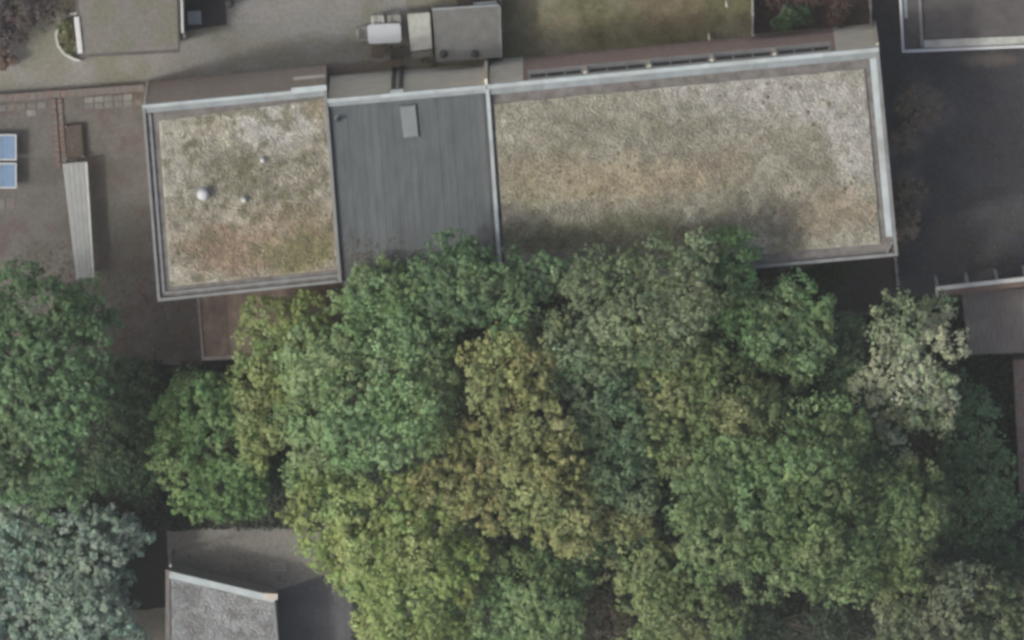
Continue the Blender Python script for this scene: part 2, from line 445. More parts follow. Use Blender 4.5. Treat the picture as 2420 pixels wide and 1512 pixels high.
def gravel_cols_long(x, y):
    c = mixc(np.array((0.42, 0.398, 0.322)), np.array((0.335, 0.315, 0.245)), sstep(0.35, 0.65, fbm(x, y, 1.1, 140)))
    def spot(u, v, ru, rv, col, k):
        nonlocal c
        p = at(u, v, H); d = np.hypot((x - p.x) / (ru * S), (y - p.y) / (rv * S)) + (fbm(x, y, 0.8, 145) - 0.5) * 1.1
        c = mixc(c, np.array(col), sstep(1.25, 0.35, d) * k)
    spot(1800, 235, 300, 75, (0.49, 0.47, 0.43), 1.0)
    spot(2010, 330, 75, 150, (0.49, 0.472, 0.43), 1.0)
    spot(1300, 260, 130, 60, (0.34, 0.325, 0.26), 0.6)
    spot(1560, 290, 230, 60, (0.29, 0.28, 0.22), 0.55)
    spot(1450, 425, 340, 55, (0.42, 0.362, 0.258), 0.9)
    spot(1700, 380, 80, 32, (0.31, 0.25, 0.19), 0.5)
    spot(1960, 500, 130, 70, (0.38, 0.31, 0.22), 0.6)
    spot(1250, 460, 90, 50, (0.39, 0.36, 0.24), 0.6)
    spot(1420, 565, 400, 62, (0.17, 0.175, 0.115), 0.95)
    c = c * (0.68 + 0.7 * fbm(x, y, 0.28, 151, 3))[:, None]
    m = sstep(0.55, 0.72, fbm(x, y, 0.45, 148)) * 0.3
    return mixc(c, np.array((0.19, 0.18, 0.125)), m)

def pebbles(quad, z, colfn, per_m2, parent, seed, size=(0.025, 0.06)):
    r = np.random.default_rng(seed)
    p = [np.array(c[:2], float) for c in quad]
    area = np.linalg.norm(p[1] - p[0]) * np.linalg.norm(p[3] - p[0]); n = int(area * per_m2)
    s = r.random(n)[:, None]; t = r.random(n)[:, None]
    P = (p[0] * (1 - s) + p[1] * s) * (1 - t) + (p[3] * (1 - s) + p[2] * s) * t
    rad = size[0] + (size[1] - size[0]) * r.random(n) ** 2
    octv = np.array([(1, 0, 0), (0, 1, 0), (-1, 0, 0), (0, -1, 0), (0, 0, 0.75), (0.0, 0, -0.5)], float)
    octf = np.array([(0, 1, 4), (1, 2, 4), (2, 3, 4), (3, 0, 4), (1, 0, 5), (2, 1, 5), (3, 2, 5), (0, 3, 5)])
    ang = r.random(n) * 6.28; ca, sa = np.cos(ang), np.sin(ang)
    ov = octv[None] * rad[:, None, None] * (0.7 + 0.6 * r.random((n, 6, 1)))
    vx = ov[..., 0] * ca[:, None] - ov[..., 1] * sa[:, None] + P[:, None, 0]
    vy = ov[..., 0] * sa[:, None] + ov[..., 1] * ca[:, None] + P[:, None, 1]
    vz = ov[..., 2] + z + 0.012
    V = np.stack([vx, vy, vz], -1).reshape(-1, 3)
    L = (octf[None] + (np.arange(n) * 6)[:, None, None]).ravel()
    col = colfn(P[:, 0], P[:, 1]) * (0.75 + 0.5 * r.random(n) ** 1.2)[:, None] * (1 + 0.1 * (r.random((n, 3)) - 0.5))
    o = link('gravel_stones', mesh_np('gravel_stones', V, 3, L, np.repeat(col, 6, 0)), M['pebble'], parent)
    o['kind'] = 'stuff'
    return o

def moss(quad, z, per_m2, parent, seed, lo=0.5):
    r = np.random.default_rng(seed)
    p = [np.array(c[:2], float) for c in quad]
    n = int(np.linalg.norm(p[1] - p[0]) * np.linalg.norm(p[3] - p[0]) * per_m2)
    s = r.random(n)[:, None]; t = r.random(n)[:, None]
    P = (p[0] * (1 - s) + p[1] * s) * (1 - t) + (p[3] * (1 - s) + p[2] * s) * t
    kp = fbm(P[:, 0], P[:, 1], 0.9, seed + 300) * 0.7 + 0.3 * t[:, 0] > lo; P = P[kp]; n = len(P)
    ang = np.linspace(0, 2 * math.pi, 7)[:-1]; rad = (0.03 + 0.09 * r.random(n) ** 2)[:, None] * (0.6 + 0.8 * r.random((n, 6)))
    rim = np.stack([P[:, None, 0] + rad * np.cos(ang), P[:, None, 1] + rad * np.sin(ang), np.full((n, 6), z)], -1)
    top = np.column_stack([P, z + 0.03 + 0.03 * r.random(n)])[:, None]
    V = np.concatenate([rim, top], 1).reshape(-1, 3)
    f = np.array([(k, (k + 1) % 6, 6) for k in range(6)]); L = (f[None] + (np.arange(n) * 7)[:, None, None]).ravel()
    col = mixc(np.array((0.13, 0.125, 0.065)), np.array((0.2, 0.175, 0.11)), r.random(n)) * (0.7 + 0.6 * r.random(n))[:, None]
    o = link('moss_tufts', mesh_np('moss_tufts', V, 3, L, np.repeat(col, 7, 0)), M['pebble'], parent); o['kind'] = 'stuff'

def litter(name, label, rects_, z, count, seed, cols_):
    r = np.random.default_rng(seed); a = np.array([(q[2] - q[0]) * (q[3] - q[1]) for q in rects_], float)
    R_ = np.array(rects_, float)[r.choice(len(rects_), count, p=a / a.sum())]
    p0 = at(0, 0, z); X_ = (R_[:, 0] + (R_[:, 2] - R_[:, 0]) * r.random(count) - 1209.5) * S
    Y_ = (756 - (R_[:, 1] + (R_[:, 3] - R_[:, 1]) * r.random(count) ** 0.6)) * S / CT + K * z
    kp = fbm(X_, Y_, 0.6, seed) > 0.42; X_, Y_ = X_[kp], Y_[kp]; n = len(X_)
    nr_ = np.column_stack([r.normal(size=n) * 0.25, r.normal(size=n) * 0.25, np.ones(n)])
    t = np.cross(nr_, r.normal(size=(n, 3))); t /= np.linalg.norm(t, axis=1)[:, None]; b = np.cross(nr_, t); b /= np.linalg.norm(b, axis=1)[:, None]
    L_ = (0.05 + 0.07 * r.random(n))[:, None]; P = np.column_stack([X_, Y_, z + 0.015 + 0.02 * r.random(n)])
    V = np.stack([P - t * L_ / 2, P + b * L_ * 0.3, P + t * L_ / 2, P - b * L_ * 0.3], 1).reshape(-1, 3)
    c = np.array(cols_)[r.integers(0, len(cols_), n)] * (0.7 + 0.6 * r.random(n))[:, None]
    tag(link(name, mesh_np(name, V, 4, np.arange(4 * n), np.repeat(c, 4, 0)), M['leaf']), label, 'leaf litter', kind='stuff')

def bars(name, p, q, width, z0, z1, mats, parent, side=0.0, step=2.2):
    p = Vector((p[0], p[1])); q = Vector((q[0], q[1])); n = max(1, round((q - p).length / step)); e = 0.006 / (q - p).length
    for k in range(n):
        bar(name, p.lerp(q, k / n + (e if k else 0)), p.lerp(q, (k + 1) / n), width, z0, z1 - 0.004 * (k % 2), mats[(k * 7 + n) % len(mats)], parent, side)

def window(parent, p, q, z0, z1, out, n=2):
    """window set on a wall face between plan points p and q; out = outward normal"""
    p = Vector(p[:2]); q = Vector(q[:2]); d = (q - p).normalized(); o = Vector(out[:2]).normalized()
    g = bar('window_pane', p + d * 0.06 + o * 0.02, q - d * 0.06 + o * 0.02, 0.03, z0 + 0.05, z1 - 0.05, M['glass'], parent)
    bm_list = []
    for (a, b, w) in ((p, p + d * 0.08, 0), (q - d * 0.08, q, 0)):
        bar('window_frame', a + o * 0.03, b + o * 0.03, 0.06, z0, z1, M['render_grey'], g)
    bar('window_frame', p + d * 0.083 + o * 0.04, q - d * 0.083 + o * 0.04, 0.05, z0, z0 + 0.07, M['render_grey'], g)
    bar('window_frame', p + d * 0.083 + o * 0.04, q - d * 0.083 + o * 0.04, 0.05, z1 - 0.05, z1, M['render_grey'], g)
    for k in range(1, n):
        m = p + (q - p) * (k / n)
        bar('mullion', m - d * 0.03 + o * 0.04, m + d * 0.03 + o * 0.04, 0.05, z0 + 0.073, z1 - 0.053, M['render_grey'], g)
    bar('window_sill', p - d * 0.02 + o * 0.1, q + d * 0.02 + o * 0.1, 0.2, z0 - 0.09, z0 - 0.003, M['render_grey'], g)
    return g

# --- gravel-roofed house at the west end of the row
q1 = Q((345, 254), (775, 213), (810, 668), (380, 713), z=H)
h1 = thing('terraced_house', 'gravel-roofed end house with a white vent cap on its roof', 'house', 'houses of the flat-roofed row', loc=(0, 0, 0))
b1 = shrink(q1, (0.03, 0.05, 0.06, 0.06))
prism('wall', b1, -0.05, H - 0.22, M['brick_brown'], h1, top=False, bottom=False)
prism('roof', shrink(q1, (0.12, 0.06, 0.08, 0.08)), H - 0.42, H - 0.16, M['membrane'], h1)
bars('coping_section', q1[0], q1[1], 0.12, H - 0.25, H + 0.02, (M['alu'], M['alu_b']), h1, side=-0.06)
bars('flashing_section', q1[0], q1[1], 0.2, H - 0.157, H - 0.05, (M['alu_dark'], M['alu_dark_b']), h1, side=-0.223)
rp = [at(694, 216, H), at(776, 208, H)]
bar('coping', rp[0], rp[1], 0.2, H + 0.023, H + 0.08, M['alu'], h1, side=-0.06)
bar('coping', shrink(q1, (0.13, 0, 0, 0))[0], q1[3], 0.1, H - 0.25, H + 0.0, M['alu_old'], h1, side=0.05)
i1 = shrink(q1, (0.36, 0.1, 0.28, 0.26))
bar('upstand', i1[0], i1[3], 0.09, H - 0.157, H - 0.06, M['alu_old'], h1, side=0.0)
bar('coping', shrink(q1, (0, 0, 0, 0.105))[3], shrink(q1, (0, 0.15, 0, 0))[2], 0.11, H - 0.25, H + 0.0, M['alu_old'], h1, side=0.055)
bar('upstand', shrink(i1, (0, 0, 0, 0.06))[3], i1[2], 0.09, H - 0.157, H - 0.06, M['alu_old'], h1, side=0.0)
e0, e1 = shrink(q1, (0.13, 0, 0, 0))[1], q1[2]
bar('coping', e0, e1, 0.13, H - 0.3, H + 0.0, M['alu_old'], h1, side=-0.05)
gq1 = shrink(q1, (0.62, 0.12, 0.5, 0.5))
gq1[0] = gq1[0] + Vector((0.08, -0.05)); gq1[1] = gq1[1] + Vector((0.0, 0.18))
quad_sheet('gravel_layer', gq1, H - 0.13, lambda x, y, s, t: gravel_cols_small(x, y) * 0.92, M['ground'], 0.06, 0.02, h1, bumps=0.04, kind='stuff')
pebbles(shrink(gq1, (0.06, 0.06, 0.06, 0.06)), H - 0.115, gravel_cols_small, 420, h1, 5)
moss(shrink(gq1, (0.1, 0.1, 0.1, 0.1)), H - 0.11, 16, h1, 11, 0.48)
nq = (q1[1] - q1[0]); north1 = Vector((-nq.y, nq.x)).normalized()
def on_wall(q, u, off=0.0):
    a = Vector((q[0][0], q[0][1])); b = Vector((q[1][0], q[1][1])); x = (u - 1209.5) * S
    t = (x - a.x) / (b.x - a.x)
    e = (b - a).normalized(); return a + (b - a) * t + Vector((-e.y, e.x)) * off
w1 = b1[:2]
bar('door_canopy', on_wall(w1, 697, 0.06), on_wall(w1, 772, 0.06), 0.11, 3.2, 3.32, M['render_pale'], h1)
bar('corner_trim', on_wall(w1, 347, 0.03), on_wall(w1, 353, 0.03), 0.06, 0.0, H - 0.26, M['render_pale'], h1)

# --- middle house with felt roof
q2 = Q((778, 240), (1148, 207), (1182, 690), (814, 712), z=H)
h2 = thing('terraced_house', 'narrow middle house with smooth grey felt roof between the two gravel roofs', 'house', 'houses of the flat-roofed row')
b2 = shrink(q2, (0.03, 0.03, 0.05, 0.03))
prism('wall', b2, -0.05, H - 0.22, M['render_pale'], h2, top=False, bottom=False)
r2 = shrink(q2, (0.14, 0.04, 0.06, 0.04))
prism('roof', r2, H - 0.42, H - 0.2, M['felt_c'], h2)
bars('coping_section', q2[0], q2[1], 0.14, H - 0.25, H - 0.0, (M['alu'], M['alu_b']), h2, side=-0.07)
bar('flashing', q2[0], q2[1], 0.16, H - 0.195, H - 0.06, M['alu_dark'], h2, side=-0.225)
r2i = shrink(q2, (0.3, 0.14, 0.06, 0.1))
NS = 20
cuts = [0]
for k in range(NS): cuts.append(cuts[-1] + 0.85 + 0.3 * random.random())
cuts = [c / cuts[-1] for c in cuts]
for k in range(NS):
    a, b = cuts[k] + 0.0009, cuts[k + 1] - 0.0009
    A = r2i[0].lerp(r2i[1], a); B = r2i[0].lerp(r2i[1], b); Cc = r2i[3].lerp(r2i[2], b); D = r2i[3].lerp(r2i[2], a)
    zt = H - 0.187 + 0.003 * (k % 2)
    prism('felt_strip', [A, B, Cc, D], H - 0.197, zt, (M['felt'], M['felt_b'], M['felt'])[random.randrange(3)], h2)
for k in range(1, NS):
    A = r2i[0].lerp(r2i[1], cuts[k]); D = r2i[3].lerp(r2i[2], cuts[k])
    bar('felt_seam', A, D, 0.04, H - 0.19, H - 0.174, M['felt_s'] if k % 3 == 0 else M['felt_b'], h2)
for u, w in ((932, 0.13), (950, 0.13)):
    p = on_wall(b2[:2], u, 0.08)
    lathe('downpipe', [(0.075, 0.0), (0.075, H - 0.3)], M['dark'], h2, (p.x, p.y, 0), 10)
bar('hopper', on_wall(b2[:2], 926, 0.07), on_wall(b2[:2], 956, 0.07), 0.16, H - 0.31, H - 0.01, M['alu_dark'], h2)
nq2 = b2[1] - b2[0]; north2 = Vector((-nq2.y, nq2.x)).normalized()
prism('hatch_frame', Q((945, 255), (985, 251), (993, 329), (954, 333), z=H - 0.12), H - 0.196, H - 0.11, M['felt_b'], h2)
prism('roof_hatch', Q((948, 258), (983, 254.5), (990.5, 326), (956.5, 329.5), z=H - 0.06), H - 0.109, H - 0.06, M['patch'], h2, bevel=0.012)

# --- long gravel-roofed house
q3 = Q((1150, 206), (2066, 119), (2113, 606), (1184, 688), z=H)
h3 = thing('terraced_house', 'long gravel-roofed house with pale metal edging beside the dark asphalt yard', 'house', 'houses of the flat-roofed row')
b3 = shrink(q3, (0.03, 0.06, 0.06, 0.03))
prism('wall', b3, -0.05, H - 0.22, M['brick_pink'], h3, top=False, bottom=False)
prism('roof', shrink(q3, (0.16, 0.07, 0.08, 0.08)), H - 0.42, H - 0.2, M['membrane'], h3)
bars('coping_section', q3[0], q3[1], 0.16, H - 0.26, H + 0.03, (M['alu'], M['alu_b']), h3, side=-0.08)
bars('flashing_section', q3[0], q3[1], 0.24, H - 0.195, H - 0.04, (M['alu_dark'], M['alu_dark_b']), h3, side=-0.283)
s3 = shrink(q3, (0.165, 0, 0, 0))
bars('coping_section', s3[1], q3[2], 0.13, H - 0.26, H + 0.02, (M['alu_old'], M['alu_old_b']), h3, side=-0.065)
f3 = at(2108, 560, H)
bars('flashing_section', shrink(q3, (0.41, 0.0, 0, 0))[1], Vector((f3.x, f3.y)), 0.24, H - 0.195, H - 0.03, (M['alu_b'], M['alu']), h3, side=-0.255)
bars('coping_section', s3[0], q3[3], 0.14, H - 0.26, H + 0.03, (M['alu'], M['alu_b']), h3, side=0.02)
bar('coping', shrink(q3, (0, 0.135, 0, 0))[2], shrink(q3, (0, 0, 0, 0.1))[3], 0.12, H - 0.26, H + 0.0, M['alu_old'], h3, side=-0.06)
br = Q((2086, 600), (2100, 572), z=H)
bar('corner_brace', br[0], br[1], 0.07, H - 0.15, H - 0.01, M['alu_old'], h3)
gq3 = shrink(q3, (0.78, 0.62, 0.5, 0.22))
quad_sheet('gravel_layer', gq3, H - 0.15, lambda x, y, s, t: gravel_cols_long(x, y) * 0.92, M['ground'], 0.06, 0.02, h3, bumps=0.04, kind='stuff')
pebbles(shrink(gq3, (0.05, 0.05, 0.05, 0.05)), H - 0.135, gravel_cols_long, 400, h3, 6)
moss(shrink(gq3, (0.1, 0.1, 0.1, 0.1)), H - 0.13, 13, h3, 12, 0.5)
w3 = b3[:2]; nq3 = b3[1] - b3[0]; north3 = Vector((-nq3.y, nq3.x)).normalized()
wx = [1243, 1381, 1530, 1677, 1823, 1960]
for a, b in zip(wx, wx[1:]):
    window(h3, on_wall(w3, a + 5), on_wall(w3, b - 5), H - 1.5, H - 0.32, north3, 3)
for a in wx[1:-1]:
    bar('window_pier', on_wall(w3, a - 4.5, 0.06), on_wall(w3, a + 4.5, 0.06), 0.16, H - 1.75, H - 0.28, M['render_pale'], h3)
bar('rendered_pier', on_wall(w3, 1158, 0.03), on_wall(w3, 1236, 0.03), 0.06, 0, H - 0.27, M['render_pale'], h3)
bar('rendered_pier', on_wall(w3, 1966, 0.03), on_wall(w3, 2060, 0.03), 0.06, 0, H - 0.27, M['render_pale'], h3)
bar('party_fin', on_wall(w3, 1146, 0.1), on_wall(w3, 1153, 0.1), 0.3, 0, H - 0.05, M['render_pale'], h3)
bar('corner_trim', on_wall(w3, 2061, 0.06), on_wall(w3, 2067, 0.06), 0.2, 0, H - 0.28, M['render_pale'], h3)

# --- things on the roofs
def vent(u, v, z, r, h, label, m='offwhite'):
    p = at(u, v, z + h)
    t = thing('roof_vent', label, 'roof vent', 'vents on the gravel roof' if m == 'offwhite' else None, loc=(p.x, p.y, z))
    lathe('pipe', [(r * 0.55, -0.05), (r * 0.55, h * 0.7)], M['alu_old'], t)
    lathe('cap', [(r * 0.85, h * 0.62), (r, h * 0.68), (r * 0.92, h * 0.85), (r * 0.5, h * 0.97), (r * 0.1, h)], M[m], t)
    lathe('collar', [(r * 1.2, 0.03), (r * 1.15, 0.06), (r * 0.6, 0.075)], M['alu_dark'], t)
    return t
vent(487, 465, H - 0.1, 0.22, 0.5, 'largest white round vent cap on the west gravel roof', 'white')
vent(583, 477, H - 0.1, 0.11, 0.3, 'small cream vent cap just east of the largest vent cap')
vent(627, 384, H - 0.1, 0.1, 0.3, 'small cream vent cap nearest the top edge of the west gravel roof')
vent(803, 288, H - 0.2, 0.1, 0.35, 'small dark pipe vent in the corner of the grey felt roof', 'dark')

# --- low brown-roofed extension south of the west house
HE = 2.9
qe = Q((468, 660), (812, 636), (820, 835), (480, 851), z=HE)
qe[0] = q1[3].lerp(q1[2], 0.2); qe[1] = q1[3].lerp(q1[2], 0.995)
qe = [Vector((p[0], p[1])) for p in qe]
ex = thing('extension_building', 'low extension with a brown roof behind the west gravel-roofed house', 'building')
qe2 = shrink(qe, (0.02, 0.08, 0.08, 0.08))
prism('wall', qe2, -0.05, HE - 0.12, M['brick_brown'], ex, top=False, bottom=False)
prism('roof', shrink(qe, (0.01, 0, 0, 0)), HE - 0.2, HE - 0.08, M['brown_roof'], ex)
NB = 11
for k in range(NB):
    a, b = k / NB + 0.002, (k + 1) / NB - 0.002
    A = qe2[0].lerp(qe2[1], a); B = qe2[0].lerp(qe2[1], b); Cc = qe2[3].lerp(qe2[2], b); D = qe2[3].lerp(qe2[2], a)
    prism('roof_panel', [A, B, Cc, D], HE - 0.077, HE - 0.05 + 0.012 * (k % 2), M['brown_roof'], ex)
bar('edge_trim', qe[0] - Vector((0, 0.02)), qe[3], 0.09, HE - 0.2, HE + 0.03, M['wood_grey'], ex, side=0.05)
bar('edge_trim', qe[3], qe[2], 0.14, HE - 0.2, HE + 0.01, M['wood_grey'], ex, side=0.065)

# ------------------------------------------------------------------ outbuildings
# garage by the alley, top left
hg = 2.3
gq = Q((178, -70), (424, -80), (430, 128), (196, 140), z=hg)
g1 = thing('garage', 'garage with a mossy flat roof and thick white gutter beside the alley', 'garage')
prism('wall', shrink(gq, (0.08, 0.08, 0.08, 0.08)), -0.05, hg - 0.1, M['brick_brown'], g1, top=False, bottom=False)
prism('roof', gq, hg - 0.18, hg - 0.05, M['dusk_roof'], g1)
quad_sheet('roof_moss', shrink(gq, (0.05, 0.06, 0.13, 0.12)), hg - 0.04, two_tone((0.20, 0.193, 0.17), (0.185, 0.18, 0.142), 0.8, 150, (0.21, 0.19, 0.18), 0.4), M['ground'], 0.08, 0.0, g1, bumps=0.03, kind=None)
gw = Q((187, 44), (196, 130), z=hg + 0.05)
bar('gutter', gw[0], gw[1], 0.2, hg - 0.12, hg + 0.06, M['white'], g1, bevel=0.03)
ge = Q((432, -80), (436, 82), z=hg)
bar('gutter', ge[0], ge[1], 0.1, hg - 0.14, hg + 0.0, M['offwhite'], g1, bevel=0.02)
pe = at(438, 84, hg); pe2 = at(432, 108, hg - 0.9)
tubes('downpipe', [([(pe.x, pe.y, hg - 0.08), (pe.x + 0.05, pe.y - 0.1, hg - 0.2), (pe.x - 0.02, pe.y - 0.25, hg - 0.7), (pe.x - 0.03, pe.y - 0.27, 0.0)], [0.05] * 4)], M['offwhite'], g1)

# curved white edging with its little bed
arc = [(192, 32), (165, 38), (145, 58), (135, 85), (140, 110), (155, 130), (178, 142), (192, 146)]
cb = thing('curved_edging', 'curved white border round the small planted bed beside the garage', 'border')
pts = [at(u, v, 0.3) for u, v in arc]
bm_pts = []
for k in range(len(pts) - 1):
    bar('edging_section', pts[k], pts[k + 1], 0.09, 0.0, 0.3 + 0.004 * (k % 2), M['offwhite'], cb)

# dark wooden box in the garage's shade
db = at(462, 45, 0.5)
t = thing('storage_box', 'pale grey storage box standing on the painted shadow beside the garage', 'box', loc=(db.x, db.y, 0), rotz=0.06)
box('body', 0, 0, 0.46, 0.46, 0.02, 0.42, M['alu_old'], t, 0.02)
box('lid', 0, 0, 0.52, 0.5, 0.42, 0.5, M['alu_dark'], t, 0.015)
tm = prism('shadow_sheet', Q((439, -60), (535, -60), (537, 60), (440, 74)), 0.0, 0.045, mat('shadow_black', (0.055, 0.05, 0.055), 0.9, 0.3, 5, 0.3), None)  # black sheet stands in for the shadow cast by the mossy garage
tag(tm, 'black square sheet painting the shadow on the ground beside the mossy garage', 'mat')  # no real mat, the sheet stands in for the garage's shadow
pb = at(545, 12, 0.8)
t = thing('litter_bin', 'small black bin at the top edge right of the painted garage shadow', 'bin', loc=(pb.x, pb.y, 0))
lathe('body', [(0.13, 0.0), (0.17, 0.7)], M['dark'], t); lathe('lid', [(0.18, 0.7), (0.18, 0.76), (0.05, 0.82)], M['dark'], t)

# sheds next to the table
hs = 1.6
sq = Q((1022, 28), (1178, 18), (1182, 138), (1032, 150), z=hs)
sh = thing('garden_shed', 'grey felt-roofed shed between the white table and the lawn', 'shed')
prism('wall', shrink(sq, (0.06, 0.06, 0.06, 0.06)), -0.05, hs - 0.08, M['wood_grey'], sh, top=False, bottom=False)
prism('roof', sq, hs - 0.12, hs - 0.02, M['shed_felt'], sh)
bar('roof_trim', sq[0], sq[1], 0.07, hs - 0.14, hs + 0.03, M['alu_dark'], sh, side=0.035)
bar('roof_trim', sq[1], sq[2], 0.07, hs - 0.14, hs + 0.03, M['alu_old'], sh, side=0.035)
for u in (1048, 1122):
    p = at(u, 131, hs + 0.1)
    lathe('vent_cap', [(0.14, hs - 0.03), (0.15, hs + 0.08), (0.05, hs + 0.13)], M['dark'], sh, (p.x, p.y, 0))
hc = 1.35
lq = Q((963, 36), (1016, 33), (1022, 118), (972, 124), z=hc)
lc = thing('storage_cabinet', 'narrow pale green storage cabinet against the side of the grey shed', 'cabinet')
prism('body', shrink(lq, (0.05, 0.05, 0.05, 0.05)), 0.0, hc - 0.06, M['wood_grey'], lc, top=False)
prism('roof', lq, hc - 0.07, hc, M['storage'], lc, bevel=0.015)
prism('front_shelf', Q((973, 126), (1021, 120), (1023, 136), (976, 140), z=0.8), 0.0, 0.8, M['slab'], lc)
# red-brown planter and white bench at the top edge
pq = Q((1075, -30), (1118, -30), (1118, 14), (1080, 18), z=0.5)
pl = thing('planter_box', 'red-brown timber planter at the top edge beyond the grey shed', 'planter')
prism('frame', pq, 0, 0.5, M['redpaint'], pl); prism('soil', shrink(pq, (0.06,) * 4), 0.49, 0.52, M['soil'], pl)
bq = at(1146, 12, 0.5)
be = thing('garden_bench', 'white bench against the dark red panel at the top edge', 'bench', loc=(bq.x, bq.y, 0), rotz=0.06)
box('seat', 0, 0, 0.9, 0.16, 0.4, 0.45, M['white'], be, 0.01)
box('backrest', 0, -0.14, 0.9, 0.05, 0.4, 0.8, M['white'], be, 0.01)
for x in (-0.4, 0.4):
    box('leg', x, 0, 0.05, 0.14, 0, 0.4, M['white'], be)
rq = Q((1121, -40), (1168, -40), (1168, 6), (1121, 8), z=0.3)
tag(prism('red_panel', rq, 0, 0.3, M['wood_dark'], None), 'dark red-brown panel behind the white bench', 'panel')

# top-right low building
hr = 2.0
tq = Q((2112, -120), (2560, -150), (2560, 110), (2126, 128), z=hr)
tr = thing('flat_roof_building', 'low dark-roofed building with white roof edge at the top right', 'building')
prism('wall', shrink(tq, (0.1,) * 4), -0.05, hr - 0.1, M['render_grey'], tr, top=False, bottom=False)
prism('roof', shrink(tq, (0.05,) * 4), hr - 0.2, hr - 0.09, M['dusk_roof'], tr)
tqi = shrink(tq, (0.0, 0.0, 0.0, 0.0))
bar('roof_edge', tqi[0], tqi[3], 0.1, hr - 0.2, hr + 0.03, M['white'], tr, side=0.05)
bar('roof_edge', shrink(tq, (0, 0, 0, 0.103))[3], tqi[2], 0.11, hr - 0.2, hr + 0.03, M['white'], tr, side=0.055)
t2 = shrink(tq, (0, 0, 0.2, 0.78))
bar('inner_upstand', t2[0], t2[3], 0.12, hr - 0.088, hr + 0.05, M['alu_old'], tr)
bar('parapet_face', t2[3] + Vector((0.07, 0)), t2[2], 0.3, hr - 0.088, hr + 0.0, M['storage'], tr, side=0.1)
t3 = shrink(tq, (0, 0, 0.47, 0.86))
prism('upper_roof', t3, hr - 0.087, hr - 0.03, M['dusk_roof'], tr)
prism('side_flashing', [shrink(tq, (0, 0, 0, 0.15))[0], shrink(tq, (0, 0, 0, 0.3))[0], shrink(tq, (0, 0, 1.3, 0.3))[3], shrink(tq, (0, 0, 1.3, 0.15))[3]], hr - 0.088, hr - 0.05, M['alu_dark'], tr)

# pergola and shed at the right edge
hp = 3.0
pA = at(2207, 683, hp); pB = at(2500, 650, hp)
pg = thing('pergola', 'pale beam on white posts at the right edge above the brown shed', 'pergola')
bar('beam', pA, pB, 0.16, hp - 0.16, hp, M['offwhite'], pg, bevel=0.01)
for u in (2210, 2281, 2350, 2417, 2485):
    f = (u - 2207) / (2500 - 2207); p = pA.lerp(pB, f)
    box('post', p.x, p.y, 0.11, 0.11, 0.0, hp - 0.163, M['offwhite'], pg)
pC = at(2213, 727, hp)
bar('beam', pA + Vector((0.02, -0.085, 0)), pC, 0.09, hp - 0.14, hp - 0.02, M['offwhite'], pg)
prism('roof_board', [pA + Vector((0.08, -0.09, 0)), pB + Vector((0, -0.09, 0)), pB + Vector((0, -0.3, 0)), pA + Vector((0.08, -0.3, 0))], hp - 0.1, hp - 0.05, M['wood_brown'], pg)
hw = 2.3
wq = Q((2268, 692), (2440, 680), (2450, 832), (2284, 838), z=hw)
ws = thing('timber_shed', 'brown-grey plank-roofed shed at the right edge below the pale beam', 'shed')
prism('wall', shrink(wq, (0.07,) * 4), -0.05, hw - 0.1, M['wood_dark'], ws, top=False, bottom=False)
prism('roof', shrink(wq, (0.02,) * 4), hw - 0.14, hw - 0.06, M['wood_dark'], ws)
for k in range(14):
    a, b = k / 14 + 0.0015, (k + 1) / 14 - 0.0015
    A = wq[0].lerp(wq[1], a); B = wq[0].lerp(wq[1], b); Cc = wq[3].lerp(wq[2], b); D = wq[3].lerp(wq[2], a)
    prism('roof_plank', [A, B, Cc, D], hw - 0.057, hw - 0.02 + 0.01 * random.random(), M['plank'], ws)
bw = thing('brick_wall', 'reddish brick wall running down the right edge below the shed', 'wall')
wa = Q((2392, 850), (2470, 848), (2480, 1165), (2408, 1165), z=1.6)
prism('core', wa, -0.05, 1.55, M['brick_brown'], bw)
for k in range(16):
    A = wa[0].lerp(wa[3], k / 16 + 0.002); B = wa[1].lerp(wa[2], k / 16 + 0.002); Cc = wa[1].lerp(wa[2], (k + 1) / 16 - 0.002); D = wa[0].lerp(wa[3], (k + 1) / 16 - 0.002)
    prism('coping_stone', [A, B, Cc, D], 1.553, 1.6, (M['brick_red'], M['plank'], M['brick_red'])[k % 3], bw)

# grey-gravel garage bottom left
hb = 2.4
bq4 = Q((392, 1346), (652, 1408), (668, 1640), (392, 1640), z=hb)
bg2 = thing('garage', 'garage with pale grey gravel roof at the bottom edge left of the trees', 'garage')
prism('wall', shrink(bq4, (0.1, 0.06, 0.06, 0.06)), -0.05, hb - 0.1, M['render_grey'], bg2, top=False, bottom=False)
prism('roof', shrink(bq4, (0.04,) * 4), hb - 0.25, hb - 0.1, M['membrane'], bg2)
bar('coping', bq4[0].lerp(bq4[1], 0.045), bq4[1].lerp(bq4[0], 0.0), 0.26, hb - 0.25, hb + 0.04, M['alu'], bg2, side=-0.13)
bar('coping', bq4[0], bq4[3], 0.17, hb - 0.25, hb + 0.0, M['wood_grey'], bg2, side=0.085)
bar('flashing', bq4[1] + Vector((-0.02, -0.3, 0)), bq4[2], 0.1, hb - 0.25, hb - 0.03, M['alu_old'], bg2, side=-0.05)
cn = at(641, 1409, hb + 0.1)
box('corner_block', cn.x, cn.y, 0.5, 0.24, hb - 0.2, hb + 0.09, M['cream'], bg2, 0.01, -0.05)
gb = shrink(bq4, (0.3, 0.13, 0.1, 0.2))
def gcol(x, y):
    c = mixc(np.array((0.38, 0.39, 0.39)), np.array((0.28, 0.28, 0.275)), sstep(0.35, 0.65, fbm(x, y, 0.7, 160)))
    return mixc(c, np.array((0.47, 0.485, 0.485)), sstep(0.5, 0.68, fbm(x, y, 0.5, 165)) * 0.7)
